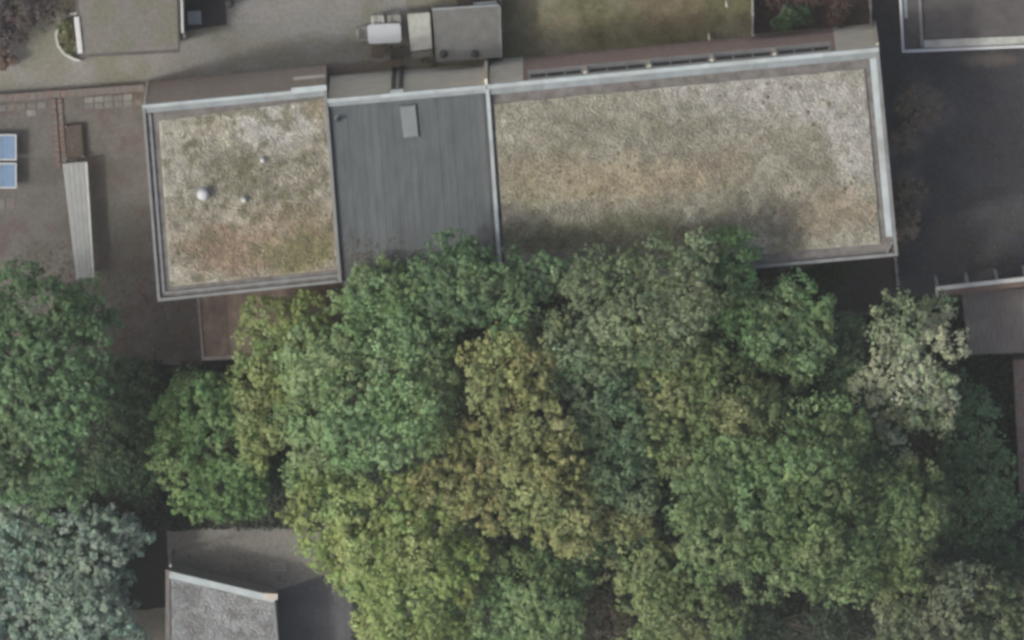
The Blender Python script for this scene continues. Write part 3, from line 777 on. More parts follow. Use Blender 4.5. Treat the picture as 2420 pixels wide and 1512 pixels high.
quad_sheet('gravel_layer', gb, hb - 0.08, lambda x, y, s, t: gcol(x, y) * 0.92, M['ground'], 0.06, 0.05, bg2, bumps=0.04, kind='stuff')
pebbles(shrink(gb, (0.05,) * 4), hb - 0.06, gcol, 420, bg2, 9)
pp = at(405, 1338, 2.9)
po = thing('white_post', 'thin white post standing at the corner of the grey-gravel garage', 'post', loc=(pp.x, pp.y + 0.05, 0))
lathe('pole', [(0.05, 0.0), (0.05, 2.9), (0.0501, 2.95)], M['offwhite'], po, seg=10)
lathe('base_plate', [(0.13, 0.02), (0.13, 0.05)], M['alu_old'], po, seg=12)
gp = at(655, 1340, 0.05)
gr = thing('drain_grate', 'small pale drain grate in the brown paving above the garage', 'grate', loc=(gp.x, gp.y, 0.02), rotz=0.05)
for y in (-0.12, 0.0, 0.12):
    box('bar', 0, y, 0.5, 0.05, 0.0, 0.06, M['concrete'], gr)
for x in (-0.27, 0.27):
    box('frame', x, 0, 0.04, 0.34, 0.0, 0.065, M['concrete'], gr)

# ------------------------------------------------------------------ the west yard
wl = thing('garden_wall', 'low brick wall between the alley and the yard with the solar panels', 'wall')
wa, wb = at(-200, 248, 0.5), at(343, 209, 0.5)
bar('core', wa, wb, 0.2, -0.05, 0.45, M['brick_red'], wl)
nc = 30
for k in range(nc):
    p = wa.lerp(wb, k / nc + 0.001); q = wa.lerp(wb, (k + 1) / nc - 0.001)
    bar('coping_stone', p, q, 0.26, 0.453, 0.5, (M['brick_red'], M['plank'], M['plank'])[random.randrange(3)], wl)
slab_me = None
def slabs(holder, u0, v0, u1, v1, nu, nv, skip=0.15, m=None):
    for a in range(nu):
        for b in range(nv):
            if random.random() < skip: continue
            u = u0 + (u1 - u0) * (a + 0.5) / nu; v = v0 + (v1 - v0) * (b + 0.5) / nv - 0.075 * (u - u0)
            p = at(u, v); sx = (u1 - u0) / nu * S * 0.9; sy = (v1 - v0) / nv * S * 0.9
            box('paving_slab', p.x, p.y, sx, sy, 0.0, 0.05 + 0.02 * random.random(), random.choice((M['slab'], M['shed_felt'], M['plank'], M['shed_felt'])), holder, rot=0.07 + random.uniform(-0.04, 0.04))
path = bpy.data.objects.new('slab_path', None); C.objects.link(path); path['kind'] = 'structure'
slabs(path, 178, 232, 338, 262, 7, 2, 0.2)
slabs(path, -30, 250, 112, 284, 6, 2, 0.15)
slabs(path, -10, 470, 38, 497, 2, 1, 0.0)
be2 = thing('brick_edging', 'double row of terracotta edging bricks running down the yard', 'edging')
for row in range(2):
    for k in range(13):
        u = 128 + row * 15 + k * 0.9; v = 240 + k * 12.6
        p = at(u, v, 0.1)
        box('brick', p.x, p.y, 0.17, 0.19, 0.0, 0.09 + 0.03 * random.random(), random.choice((M['brick_red'], M['brick_red'], M['plank'])), be2, rot=0.05 + random.uniform(-0.1, 0.1))
rb = thing('raised_bed', 'dark raised planting bed at the head of the pale corrugated cover', 'planter')
rq = Q((155, 297), (196, 293), (202, 372), (160, 378), z=0.3)
prism('frame', rq, 0.0, 0.28, M['wood_dark'], rb); prism('soil', shrink(rq, (0.05,) * 4), 0.27, 0.31, M['soil'], rb)
for (u, v) in ((158, 300), (161, 374), (199, 370)):
    p = at(u, v, 0.4); box('stake', p.x, p.y, 0.06, 0.06, 0.0, 0.45, M['wood_grey'], rb)
# corrugated cover
cq = Q((150, 388), (205, 384), (221, 656), (182, 660), z=0.75)
cc = thing('corrugated_cover', 'long narrow pale corrugated cover down the middle of the yard', 'cover')
NR = 9
for k in range(NR):
    a, b = k / NR + 0.004, (k + 1) / NR - 0.004
    A = cq[0].lerp(cq[1], a); B = cq[0].lerp(cq[1], b); Cc = cq[3].lerp(cq[2], b); D = cq[3].lerp(cq[2], a)
    prism('sheet_rib', [A, B, Cc, D], 0.66, 0.72 + 0.02 * (k % 2), M['sheet'], cc)
bar('side_rail', cq[1], cq[2], 0.07, 0.6, 0.77, M['offwhite'], cc, side=0.02)
prism('end_sheet', [cq[0], cq[1], cq[1].lerp(cq[2], 0.008), cq[0].lerp(cq[3], 0.008)], 0.6, 0.76, M['sheet'], cc)
for f in (0.02, 0.34, 0.66, 0.98):
    for (A, D) in ((cq[0], cq[3]), (cq[1], cq[2])):
        p = A.lerp(D, f); q = (cq[0].lerp(cq[3], f) + cq[1].lerp(cq[2], f)) / 2; p = p.lerp(q, 0.15)
        box('leg', p.x, p.y, 0.05, 0.05, 0.0, 0.655, M['wood_grey'], cc)
# solar panels
for (v0, v1, lab) in ((318, 380, 'upper blue solar panel at the left edge of the yard'), (385, 446, 'lower blue solar panel at the left edge of the yard')):
    zp = 0.55
    c0 = at(-23, (v0 + v1) / 2, zp); w = 2.1 * 0.99; h = (v1 - v0) * S
    t = thing('solar_panel', lab, 'solar panel', 'solar panels in the yard', loc=(c0.x, c0.y, 0))
    box('backing', 0, 0, w, h, zp - 0.05, zp - 0.015, M['alu_old'], t)
    for x in (-w / 2 + 0.025, w / 2 - 0.025):
        box('frame_bar', x, 0, 0.05, h, zp - 0.014, zp + 0.02, M['white'], t)
    for y in (-h / 2 + 0.025, h / 2 - 0.025):
        box('frame_bar', 0, y, w - 0.105, 0.05, zp - 0.014, zp + 0.02, M['white'], t)
    nxp = 4
    for k in range(nxp):
        cw = (w - 0.11) / nxp
        box('cell_panel', -w / 2 + 0.055 + cw * (k + 0.5), 0, cw - 0.025, h - 0.11, zp - 0.013, zp + 0.005, M['solar'], t)
    for x in (-0.8, 0.8):
        for y in (-0.4, 0.4):
            box('leg', x, y, 0.05, 0.05, 0.0, zp - 0.052, M['alu_old'], t)

# ------------------------------------------------------------------ table and chairs
tc = at(909, 82, 0.74)
tb = thing('garden_table', 'white rounded garden table in front of the middle house', 'table', loc=(tc.x, tc.y, 0), rotz=0.045)
bm = bmesh.new()
pts = []
w2, h2_, r = 0.63, 0.37, 0.12
for cx, cy, a0 in ((w2 - r, h2_ - r, 0), (-w2 + r, h2_ - r, 90), (-w2 + r, -h2_ + r, 180), (w2 - r, -h2_ + r, 270)):
    for k in range(6):
        a = math.radians(a0 + 18 * k); pts.append((cx + r * math.cos(a), cy + r * math.sin(a)))
bm.free()
prism('tabletop', pts, 0.70, 0.74, M['table'], tb)
for x in (-0.5, 0.5):
    for y in (-0.26, 0.26):
        box('leg', x, y, 0.05, 0.05, 0.0, 0.698, M['offwhite'], tb)
def chair(u, v, rot, m, label):
    p = at(u, v, 0.6)
    t = thing('garden_chair', label, 'chair', 'chairs round the white table', loc=(p.x, p.y, 0), rotz=rot)
    for k in range(5):
        box('seat_slat', -0.17 + 0.085 * k, 0, 0.07, 0.4, 0.42, 0.45, m, t)
    for x in (-0.2, 0.2):
        for y in (-0.18, 0.18):
            box('leg', x, y, 0.035, 0.035, 0.0, 0.83 if y < 0 else 0.42, m, t)
    for z in (0.55, 0.66, 0.77):
        box('back_slat', 0, -0.205, 0.44, 0.025, z, z + 0.07, m, t)
    for x in (-0.225, 0.225):
        box('armrest', x, 0.0, 0.04, 0.36, 0.62, 0.65, m, t)
    return t
chair(893, 52, math.pi + 0.05, M['offwhite'], 'pale chair at the left of the far side of the white table')
chair(932, 50, math.pi + 0.1, M['concrete'], 'pale chair at the right of the far side of the white table')
chair(857, 82, -math.pi / 2, M['concrete'], 'pale chair at the left end of the white table')
chair(938, 128, 0.05, M['wood_dark'], 'dark brown chair on the house side of the white table')
chair(893, 124, -0.1, M['wood_brown'], 'brown chair at the lower left corner of the white table')

# ------------------------------------------------------------------ fences and posts
def fence(name, label, u0, v0, u1, v1, h, m, nb=None, posts=3):
    a, b = at(u0, v0, h), at(u1, v1, h)
    t = thing(name, label, 'fence')
    Ln = (b - a).length; nb = nb or max(3, int(Ln / 0.6))
    for k in range(nb):
        p = a.lerp(b, k / nb + 0.004); q = a.lerp(b, (k + 1) / nb - 0.004)
        bar('fence_panel', p, q, 0.05, 0.03, h - 0.04 + 0.02 * (k % 2), m, t)
    for k in range(posts):
        p = a.lerp(b, k / (posts - 1)); box('fence_post', p.x, p.y, 0.1, 0.1, 0.0, h + 0.03, m, t)
    return t
fence('garden_fence', 'thin fence between the grey shed and the lawn', 1181, -60, 1186, 140, 0.7, M['wood_grey'], posts=4)
fence('garden_fence', 'pale fence between the lawn and the shaded flower bed', 1775, -60, 1776, 86, 1.2, M['render_grey'], posts=4)
fence('garden_fence', 'pale fence between the flower bed and the asphalt yard', 2050, -60, 2054, 62, 1.6, M['wood_grey'], posts=4)
fence('garden_fence', 'pale fence running down from the lower right corner of the long house', 2113, 612, 2119, 672, 1.7, M['render_grey'], posts=3)
fence('garden_fence', 'dark fence across the shaded rear garden below the long house', 1900, 752, 2108, 738, 1.5, M['wood_grey'], posts=5)
for (u, v, lab) in ((1673, 96, 'pale clothes pole on the lawn near the long house'), (1714, 18, 'pale clothes pole at the top edge of the lawn')):
    p = at(u, v, 1.9)
    t = thing('clothes_pole', lab, 'pole', 'clothes poles on the lawn', loc=(p.x, p.y, 0))
    lathe('pole', [(0.045, 0.0), (0.04, 1.9)], M['render_pale'], t, seg=10)
    lathe('cap', [(0.05, 1.9), (0.05, 1.93)], M['render_pale'], t, seg=10)

# ------------------------------------------------------------------ trees and shrubs
LEAVES = [0]
def crown_mesh(name, blobs, col, col2, leaf, dens, seed, puff=0.3, per=26, spread=1.0, bright=0.22, upward=0.35, rough=1.0):
    """blobs: (x, y, z, rx, ry, rz). every blob is broken into boughs; leaves grow in puffs over the shell of each bough"""
    r = np.random.default_rng(seed)
    boughs = []
    for (x, y, z, rx, ry, rz) in blobs:
        boughs.append((x, y, z, rx * 0.72, ry * 0.72, rz * 0.8))
        k = max(5, int(4 + (rx + ry) * 2.2))
        for q in range(k):
            a = 2 * math.pi * (q + r.random() * 0.8) / k; e = 0.35 + 0.5 * r.random(); f = 0.30 + 0.22 * r.random()
            boughs.append((x + math.cos(a) * rx * e, y + math.sin(a) * ry * e, z + rz * (0.75 - 0.95 * e * e + 0.42 * (r.random() - 0.45) * rough), rx * f, ry * f, max(0.25, rz * f * 1.15)))
    Pc = []; Nc = []; Pr = []; Tc = []
    for (x, y, z, rx, ry, rz) in boughs:
        bs = 0.7 + 0.75 * r.random()
        area = 2 * math.pi * ((rx * ry) ** 0.8 + (rx * rz) ** 0.8 + (ry * rz) ** 0.8) / 3 * 1.5
        n = max(8, int(area * dens * 0.66 / bs ** 0.8))
        d = r.normal(size=(n, 3)); d[:, 2] = np.where(d[:, 2] < -0.15, -d[:, 2] * 0.6, d[:, 2]); d /= np.linalg.norm(d, axis=1)[:, None]
        f = 1.0 + (fbm(d[:, 0] * 3 + x, d[:, 1] * 3 + y, 0.8, seed % 50) - 0.5) * 0.5 + 0.16 * (r.random(n) - 0.5)
        f[: n // 4] = 0.62 + 0.14 * r.random(n // 4)
        sp = r.random(n) < 0.12
        f[sp] += 0.12 + 0.22 * r.random(sp.sum())
        c = np.column_stack([x + d[:, 0] * rx * f, y + d[:, 1] * ry * f, z + d[:, 2] * rz * f])
        Pc.append(c); Nc.append(d); Pr.append(puff * (0.4 + 1.0 * r.random(n) ** 1.3) * np.where(sp, 0.65, 1.0) * bs)
        Tc.append(np.repeat((1 + np.array((0.10, 0.06, 0.07)) * (r.random(3) - 0.5) * 2)[None], n, 0))
    Pc = np.concatenate(Pc); Nc = np.concatenate(Nc); Pr = np.concatenate(Pr); Tc = np.concatenate(Tc)
    # drop puffs buried deep inside other boughs
    keep = np.ones(len(Pc), bool)
    for (x, y, z, rx, ry, rz) in boughs:
        keep &= (((Pc[:, 0] - x) / rx) ** 2 + ((Pc[:, 1] - y) / ry) ** 2 + ((Pc[:, 2] - z) / rz) ** 2) > 0.3
    keep &= fbm(Pc[:, 0] + 0.4 * Pc[:, 2], Pc[:, 1] - 0.3 * Pc[:, 2], 0.55, seed % 37 + 3, 2) > 0.27
    Pc, Nc, Pr, Tc = Pc[keep], Nc[keep], Pr[keep], Tc[keep]
    m = len(Pc); n = m * per
    idx = np.repeat(np.arange(m), per)
    ld = r.normal(size=(n, 3)) + Nc[idx] * 0.7 + np.array((0, 0, 0.5)); ld /= np.linalg.norm(ld, axis=1)[:, None]
    rad = Pr[idx] * (0.55 + 0.5 * r.random(n)) * spread
    P = Pc[idx] + ld * rad[:, None] * np.array((1, 1, 0.8))
    nr = ld * 1.1 + np.array((0, 0, upward)) + r.normal(size=(n, 3)) * 0.35; nr /= np.linalg.norm(nr, axis=1)[:, None]
    t = np.cross(nr, r.normal(size=(n, 3))); t /= np.linalg.norm(t, axis=1)[:, None]; b = np.cross(nr, t)
    L = leaf * (0.5 + 0.95 * r.random(n) ** 1.5)
    a = t * (L / 2)[:, None]; w = b * (L * 0.34)[:, None]
    V = np.stack([P - a, P + w - a * 0.1, P + a, P - w - a * 0.1], 1).reshape(-1, 3)
    # leaf colour: by branch, by puff, by leaf
    br_ = fbm(Pc[:, 0], Pc[:, 1], 1.3, seed % 40 + 2, 3)
    mixf = np.clip(sstep(0.38, 0.62, br_) * 0.8 + (r.random(m) - 0.5) * 0.5, 0, 1)
    cc_ = np.asarray(col)[None] * (1 - mixf[:, None]) + np.asarray(col2)[None] * mixf[:, None]
    cc_ = cc_ * Tc * (1 + bright * (r.random(m) - 0.5) * 2)[:, None]
    lc_ = cc_[idx] * (1 + 0.35 * (r.random(n) - 0.5))[:, None] * (1 + 0.12 * (r.random((n, 3)) - 0.5))
    LEAVES[0] += n
    return mesh_np(name, V, 4, np.arange(4 * n), np.repeat(np.clip(lc_, 0.004, 0.6), 4, 0))

def tree(name, label, blobs_uv, col, col2=None, cat='tree', leaf=0.14, dens=9.0, seed=0, group=None, trunk_r=0.16, puff=0.29, per=26, flat=0.75, **kw):
    """blobs_uv: (u, v, radius_u, radius_v, z_centre) of each mass of foliage"""
    col2 = col2 or tuple(c * 1.35 for c in col)
    blobs = []
    for (u, v, ru, rv, z) in blobs_uv:
        rz = max(0.35, min(z * 0.9, flat * (ru + rv) / 2 * S))
        p = at(u, v, z + rz * 0.35)
        blobs.append((p.x, p.y, z, ru * S, rv * S, rz))
    wts = np.array([b[3] * b[4] for b in blobs]); xy = np.array([b[:2] for b in blobs])
    bx, by = (xy * wts[:, None]).sum(0) / wts.sum()
    t = thing(name, label, cat, group, loc=(bx, by, 0))
    loc = [(x - bx, y - by, z, a, b, c) for (x, y, z, a, b, c) in blobs]
    cr = link('crown', crown_mesh('crown', loc, col, col2, leaf, dens, seed, puff, per, **kw), M['leaf'], t)
    r = random.Random(seed)
    zf = min(b[2] for b in blobs) * 0.55
    stem_top = np.array((0, 0, zf))
    tl = [([(0, 0, -0.1), (r.uniform(-.05, .05), r.uniform(-.05, .05), zf * 0.5), tuple(stem_top)], [trunk_r * 1.25, trunk_r, trunk_r * 0.8])]
    for (x, y, z, a, b, c) in loc:
        for k in range(5):
            e = np.array((x + r.uniform(-.6, .6) * a, y + r.uniform(-.6, .6) * b, z + r.uniform(0.35, 0.98) * c))
            mid = stem_top * 0.5 + e * 0.5 + np.array((r.uniform(-.2, .2), r.uniform(-.2, .2), 0.15 * c))
            tl.append(([tuple(stem_top - np.array((0, 0, r.uniform(0, .2) * zf))), tuple(mid), tuple(e)], [trunk_r * 0.55, trunk_r * 0.35, trunk_r * 0.1]))
    tubes('trunk', tl, M['bark'], t, 7)
    return t

COMMON = lin(98, 117, 80)
def G(r, g, b, k=1.45, own=0.7):
    """leaf albedo; neighbouring kinds share part of one common green"""
    c = lin(r, g, b); yc = 0.3 * c[0] + 0.6 * c[1] + 0.1 * c[2]; ym = 0.3 * COMMON[0] + 0.6 * COMMON[1] + 0.1 * COMMON[2]
    return tuple((v * own + q * yc / ym * (1 - own)) * k * t for v, q, t in zip(c, COMMON, (1.02, 1.0, 0.95)))
TG = 'trees of the belt south of the houses'
tree('green_tree', 'dark green leafy tree at the left edge below the yard', [(60, 760, 130, 130, 6.5), (110, 900, 150, 140, 7.2), (60, 1040, 150, 130, 6.6), (130, 1130, 90, 80, 5.6), (200, 745, 70, 75, 5.3), (-60, 900, 120, 200, 6.5)], G(70, 94, 68, 1.75), G(88, 113, 86, 1.75), seed=1, group=TG, leaf=0.15)
tree('silver_tree', 'silvery grey-green tree in the bottom left corner', [(60, 1360, 130, 120, 2.8), (190, 1300, 120, 95, 2.5), (280, 1260, 75, 70, 2.0), (150, 1450, 130, 110, 2.9), (20, 1520, 140, 110, 2.7), (250, 1400, 80, 80, 1.7), (250, 1520, 110, 90, 1.9), (30, 1250, 80, 70, 2.1)], G(104, 122, 110, 1.75, 1), G(118, 134, 124, 1.75, 1), seed=2, group=TG, leaf=0.15, dens=8, upward=0.35, puff=0.26, bright=0.15)
tree('round_shrub', 'dense rounded green shrub tree above the grey-gravel garage', [(500, 1050, 125, 150, 2.6), (545, 1150, 95, 85, 2.5), (440, 1000, 75, 90, 2.3), (490, 930, 90, 60, 2.0)], G(76, 102, 64, 1.9), G(100, 124, 82, 1.9), seed=3, group=TG, leaf=0.12, dens=12, puff=0.22, rough=0.5)
tree('yellow_green_tree', 'yellow-green tree right of the brown-roofed extension', [(650, 790, 70, 80, 4.6), (630, 890, 70, 80, 4.8), (620, 1000, 65, 85, 4.6), (720, 760, 60, 60, 4.4), (700, 880, 50, 90, 5.0)], G(104, 118, 72), G(128, 136, 90), seed=4, group=TG)
tree('big_green_tree', 'large pale green tree in the middle of the belt left of the olive tree', [(880, 930, 165, 160, 8.0), (800, 860, 110, 110, 7.4), (930, 740, 130, 105, 7.0), (780, 1010, 100, 110, 7.2), (960, 840, 110, 110, 7.6), (760, 1130, 80, 80, 6.4), (900, 680, 75, 60, 6.0), (1010, 980, 70, 90, 7.2)], G(98, 121, 84, 1.6), G(120, 141, 106, 1.6), seed=5, group=TG, dens=10)
tree('dark_green_tree', 'dark green tree overhanging the grey felt roof', [(1080, 655, 110, 75, 8.2), (1170, 690, 100, 80, 8.6), (1030, 720, 90, 70, 7.6), (1270, 650, 90, 55, 8.0), (1110, 600, 60, 34, 8.2)], G(72, 100, 74), G(98, 122, 88), seed=6, group=TG)
tree('grey_green_tree', 'thin grey-green tree overhanging the lower edge of the long gravel roof', [(1480, 700, 130, 95, 9.0), (1590, 630, 100, 75, 8.8), (1400, 790, 110, 90, 8.2), (1540, 770, 100, 80, 9.0), (1600, 700, 90, 80, 9.0), (1430, 645, 90, 50, 8.6), (1340, 660, 70, 40, 8.2)], G(96, 108, 84), G(122, 130, 108), seed=7, group=TG, dens=7, per=20, leaf=0.13)
tree('small_green_tree', 'small bright green tree at the lower edge of the long gravel roof', [(1715, 595, 62, 58, 7.8), (1730, 660, 55, 50, 7.4)], G(70, 104, 66), G(88, 122, 80), seed=8, group=TG, leaf=0.12)
tree('olive_brown_tree', 'olive-brown autumn tree in the centre with dark gaps between leaf clumps', [(1210, 930, 90, 120, 8.6), (1270, 1060, 100, 110, 9.0), (1170, 850, 80, 70, 8.0), (1200, 1150, 130, 95, 8.6), (1330, 1180, 85, 95, 8.2), (1070, 1140, 100, 80, 7.8), (1350, 1260, 75, 55, 7.6), (1470, 1230, 65, 50, 7.0), (1240, 810, 40, 50, 7.6), (1100, 1060, 60, 60, 7.8)], G(108, 108, 70, 1.75, 0.7), G(128, 128, 92, 1.75, 0.7), seed=9, group=TG, puff=0.29, dens=7.5, per=24, leaf=0.15, bright=0.22)
tree('lime_tree_crown', 'broad yellow-green tree running down to the bottom edge beside the garage', [(800, 1220, 115, 90, 7.0), (930, 1260, 125, 110, 7.6), (1020, 1180, 100, 70, 7.4), (850, 1330, 100, 85, 6.6), (960, 1390, 115, 100, 6.8), (1060, 1320, 85, 90, 7.0), (900, 1460, 70, 70, 5.8), (1010, 1500, 110, 80, 6.0)], G(104, 120, 70, 1.7, 0.8), G(126, 138, 90, 1.7, 0.8), seed=10, group=TG, dens=10)
tree('teal_green_tree', 'dark bluish green tree just right of the olive-brown tree', [(1440, 960, 100, 110, 7.6), (1440, 1110, 85, 95, 7.6), (1330, 830, 90, 80, 7.6), (1500, 1160, 60, 60, 7.0), (1540, 880, 70, 80, 7.2)], G(80, 100, 78, 1.7), G(102, 120, 98, 1.7), seed=11, group=TG)
tree('olive_green_tree', 'olive-green tree below the thin grey-green tree', [(1640, 900, 110, 90, 7.4), (1580, 1000, 100, 95, 7.4), (1720, 990, 105, 90, 7.4), (1600, 1080, 90, 60, 6.8), (1790, 940, 60, 60, 6.8)], G(96, 112, 74), G(124, 130, 94), seed=12, group=TG)
tree('leafy_green_tree', 'mid-green tree beside the shaded rear garden of the long house', [(1780, 780, 100, 85, 6.6), (1880, 740, 80, 70, 6.2), (1700, 760, 80, 70, 6.2), (1870, 840, 90, 70, 6.0), (1500, 860, 60, 50, 5.6)], G(86, 112, 76), G(108, 130, 96), seed=13, group=TG)
tree('deep_green_tree', 'big deep green tree right of centre with rounded crown', [(1720, 1230, 135, 130, 8.4), (1860, 1280, 140, 120, 8.6), (1900, 1130, 120, 120, 8.4), (1760, 1110, 110, 70, 8.0), (1980, 1320, 100, 90, 7.8), (1950, 1030, 85, 80, 7.4), (2050, 1210, 95, 100, 7.4), (1640, 1190, 60, 60, 7.2)], G(82, 104, 68, 1.6, 0.8), G(108, 128, 90, 1.6, 0.8), seed=14, group=TG, dens=9, puff=0.33)
tree('golden_edge_tree', 'yellowish green tree at the right flank of the deep green tree', [(2140, 1230, 80, 90, 7.2), (2110, 1330, 80, 60, 7.0), (2160, 1140, 60, 60, 6.6)], G(92, 110, 72), G(118, 128, 92), seed=15, group=TG)
tree('cream_leaved_tree', 'pale cream-leaved tree left of the timber shed', [(2130, 780, 80, 85, 5.2), (2180, 850, 75, 90, 5.6), (2110, 900, 90, 85, 5.6), (2190, 950, 65, 70, 5.4), (2110, 1000, 70, 70, 5.2), (2200, 740, 50, 45, 4.6), (2040, 920, 45, 45, 4.4)], G(104, 120, 90, 1.5, 1), G(158, 166, 140, 1.5, 1), seed=16, group=TG, dens=5.5, bright=0.22)
tree('low_green_tree', 'low dark green tree between the cream-leaved tree and the brick wall', [(2280, 960, 80, 75, 1.8), (2300, 1080, 85, 90, 1.8), (2330, 1200, 80, 90, 1.6), (2250, 1180, 80, 80, 1.8), (2280, 1290, 90, 60, 1.6), (2370, 1320, 60, 70, 1.4)], G(66, 92, 68, 2.2), G(84, 108, 84, 2.2), seed=17, group=TG, leaf=0.12)
tree('bottom_green_tree', 'mid-green tree at the bottom edge below the olive-brown tree', [(1230, 1350, 85, 70, 6.2), (1290, 1420, 95, 80, 6.4), (1190, 1440, 80, 70, 6.2), (1340, 1360, 60, 50, 5.8), (1250, 1520, 130, 60, 6.0)], G(92, 116, 78), G(112, 136, 98), seed=18, group=TG)
tree('bottom_olive_tree', 'olive-green tree at the bottom edge right of the mid-green tree', [(1590, 1400, 100, 85, 6.4), (1660, 1460, 85, 70, 6.2), (1510, 1360, 70, 60, 6.0), (1560, 1320, 60, 40, 6.2), (1600, 1510, 120, 50, 5.6)], G(92, 110, 74), G(116, 126, 90), seed=19, group=TG)
tree('twiggy_tree', 'sparse grey-brown tree at the bottom edge between two green trees', [(1430, 1450, 60, 70, 4.6), (1440, 1520, 70, 50, 4.4)], G(92, 88, 76, 1.4, 1), G(112, 106, 94, 1.4, 1), seed=20, group=TG, dens=7, per=16)
tree('feathery_tree', 'feathery grey-olive tree in the bottom right corner', [(2160, 1430, 100, 85, 5.0), (2260, 1400, 90, 95, 5.2), (2200, 1510, 130, 70, 5.0), (2350, 1440, 90, 80, 4.4), (2390, 1520, 110, 70, 4.4), (2110, 1370, 60, 50, 4.4)], G(94, 106, 82, 1.3, 0.9), G(116, 124, 102, 1.3, 0.9), seed=21, group=TG, dens=8, leaf=0.15, upward=0.2)
# lower growth seen in the gaps
SG = 'low shrubs between the trees'
tree('dark_shrub', 'dark shrub in the gap left of the rounded green shrub tree', [(300, 900, 80, 70, 1.3), (330, 1010, 70, 90, 1.2), (260, 1100, 60, 70, 1.3), (330, 1120, 60, 60, 1.0)], G(58, 78, 60, 1.9), G(72, 92, 70, 1.9), cat='shrub', seed=31, group=SG, leaf=0.12, trunk_r=0.06)
tree('dark_shrub', 'dark shrub beneath the tree gap right of the big pale green tree', [(1190, 760, 80, 60, 4.5), (1120, 800, 60, 60, 4.7)], G(56, 76, 60), G(66, 86, 70), cat='shrub', seed=32, group=SG, leaf=0.12, trunk_r=0.06)
tree('dark_shrub', 'dark shrub just left of the cream-leaved tree', [(1970, 850, 60, 70, 4.6), (2000, 960, 60, 70, 4.8), (1990, 780, 50, 40, 4.0), (2040, 1080, 70, 60, 4.6)], G(68, 88, 70, 1.9), G(86, 104, 86, 1.9), cat='shrub', seed=33, group=SG, leaf=0.12, trunk_r=0.06)
tree('dark_shrub', 'dark shrub in the gap right of the olive-brown tree', [(1540, 1210, 60, 80, 5.5), (1430, 1290, 80, 50, 5.5)], G(56, 78, 60), G(70, 92, 72), cat='shrub', seed=34, group=SG, leaf=0.12, trunk_r=0.06)
tree('dark_shrub', 'dark shrub under the lower right edge of the rounded green shrub tree', [(640, 1110, 45, 60, 1.2), (640, 1050, 35, 50, 1.2)], G(58, 78, 56), G(66, 84, 62), cat='shrub', seed=35, group=SG, leaf=0.11, trunk_r=0.05)
tree('dark_shrub', 'dark shrub in the shaded rear garden below the long house roof', [(1880, 680, 60, 30, 1.2), (1960, 650, 40, 25, 1.0)], G(58, 78, 58), G(66, 88, 66), cat='shrub', seed=36, group=SG, leaf=0.11, trunk_r=0.05)
tree('dark_shrub', 'dark shrub in the gap at the bottom edge left of the feathery tree', [(1800, 1440, 60, 40, 1.2), (1740, 1500, 60, 40, 1.4), (1960, 1480, 50, 60, 1.2)], G(56, 70, 62), G(66, 80, 70), cat='shrub', seed=37, group=SG, leaf=0.11, trunk_r=0.05, dens=6)
tree('dark_shrub', 'dark shrub in the right corner above the feathery tree', [(2330, 1350, 80, 40, 2.2), (2240, 1310, 60, 40, 2.4)], G(66, 80, 68), G(82, 92, 82), cat='shrub', seed=38, group=SG, leaf=0.12, trunk_r=0.05)
# garden shrubs north of the houses
BG_ = 'small garden shrubs'
tree('garden_shrub', 'green shrub in the flower bed beside the long house', [(1880, 40, 38, 24, 0.6), (1850, 50, 25, 18, 0.5)], G(66, 88, 66), G(76, 100, 74), cat='shrub', seed=41, group=BG_, leaf=0.1, trunk_r=0.03, puff=0.16, dens=14)
tree('garden_shrub', 'reddish shrub in the flower bed beside the pale fence', [(1985, 22, 24, 26, 0.6), (1975, 45, 20, 16, 0.4)], G(88, 74, 70, 1.2, 1), G(100, 84, 78, 1.2, 1), cat='shrub', seed=42, group=BG_, leaf=0.09, trunk_r=0.03, puff=0.14, dens=12)
tree('garden_shrub', 'brownish low shrub in the flower bed at the top edge', [(1830, 0, 45, 26, 0.4), (1920, -5, 40, 20, 0.4)], G(84, 68, 66, 1.4, 1), G(92, 78, 74, 1.4, 1), cat='shrub', seed=43, group=BG_, leaf=0.09, trunk_r=0.03, puff=0.14, dens=10)
tree('garden_shrub', 'small green plant inside the curved white border', [(155, 70, 14, 22, 0.3), (168, 105, 18, 26, 0.25)], G(88, 98, 72, 1.4, 1), G(106, 108, 84, 1.4, 1), cat='shrub', seed=44, group=BG_, leaf=0.08, trunk_r=0.02, puff=0.12, dens=16)
tree('garden_shrub', 'dark purple-grey shrub in the top left corner', [(40, 20, 80, 50, 1.2), (110, 10, 50, 40, 1.0), (20, 75, 40, 35, 0.9), (-20, 40, 60, 60, 1.1)], G(72, 66, 70, 1.4, 1), G(86, 80, 82, 1.4, 1), cat='shrub', seed=45, group=BG_, leaf=0.11, trunk_r=0.05)
tree('garden_shrub', 'reddish-brown shrub at the left edge of the alley', [(5, 115, 26, 24, 0.6), (15, 145, 20, 16, 0.4)], G(100, 82, 76, 1.4, 1), G(116, 98, 90, 1.4, 1), cat='shrub', seed=46, group=BG_, leaf=0.09, trunk_r=0.03, puff=0.14, dens=10)
tree('garden_shrub', 'mossy green tuft at the foot of the pale storage cabinet', [(1012, 148, 22, 9, 0.25)], G(92, 88, 58, 1.4, 1), G(104, 98, 66, 1.4, 1), cat='shrub', seed=47, group=BG_, leaf=0.07, trunk_r=0.015, puff=0.1, dens=20)
tree('garden_shrub', 'sparse brown shrub at the foot of the long house beside the asphalt yard', [(2160, 255, 52, 48, 0.45), (2135, 320, 26, 30, 0.3)], G(112, 102, 88, 2.0, 1), G(124, 114, 100, 2.0, 1), cat='shrub', seed=48, group=BG_, leaf=0.1, trunk_r=0.02, puff=0.16, dens=9)
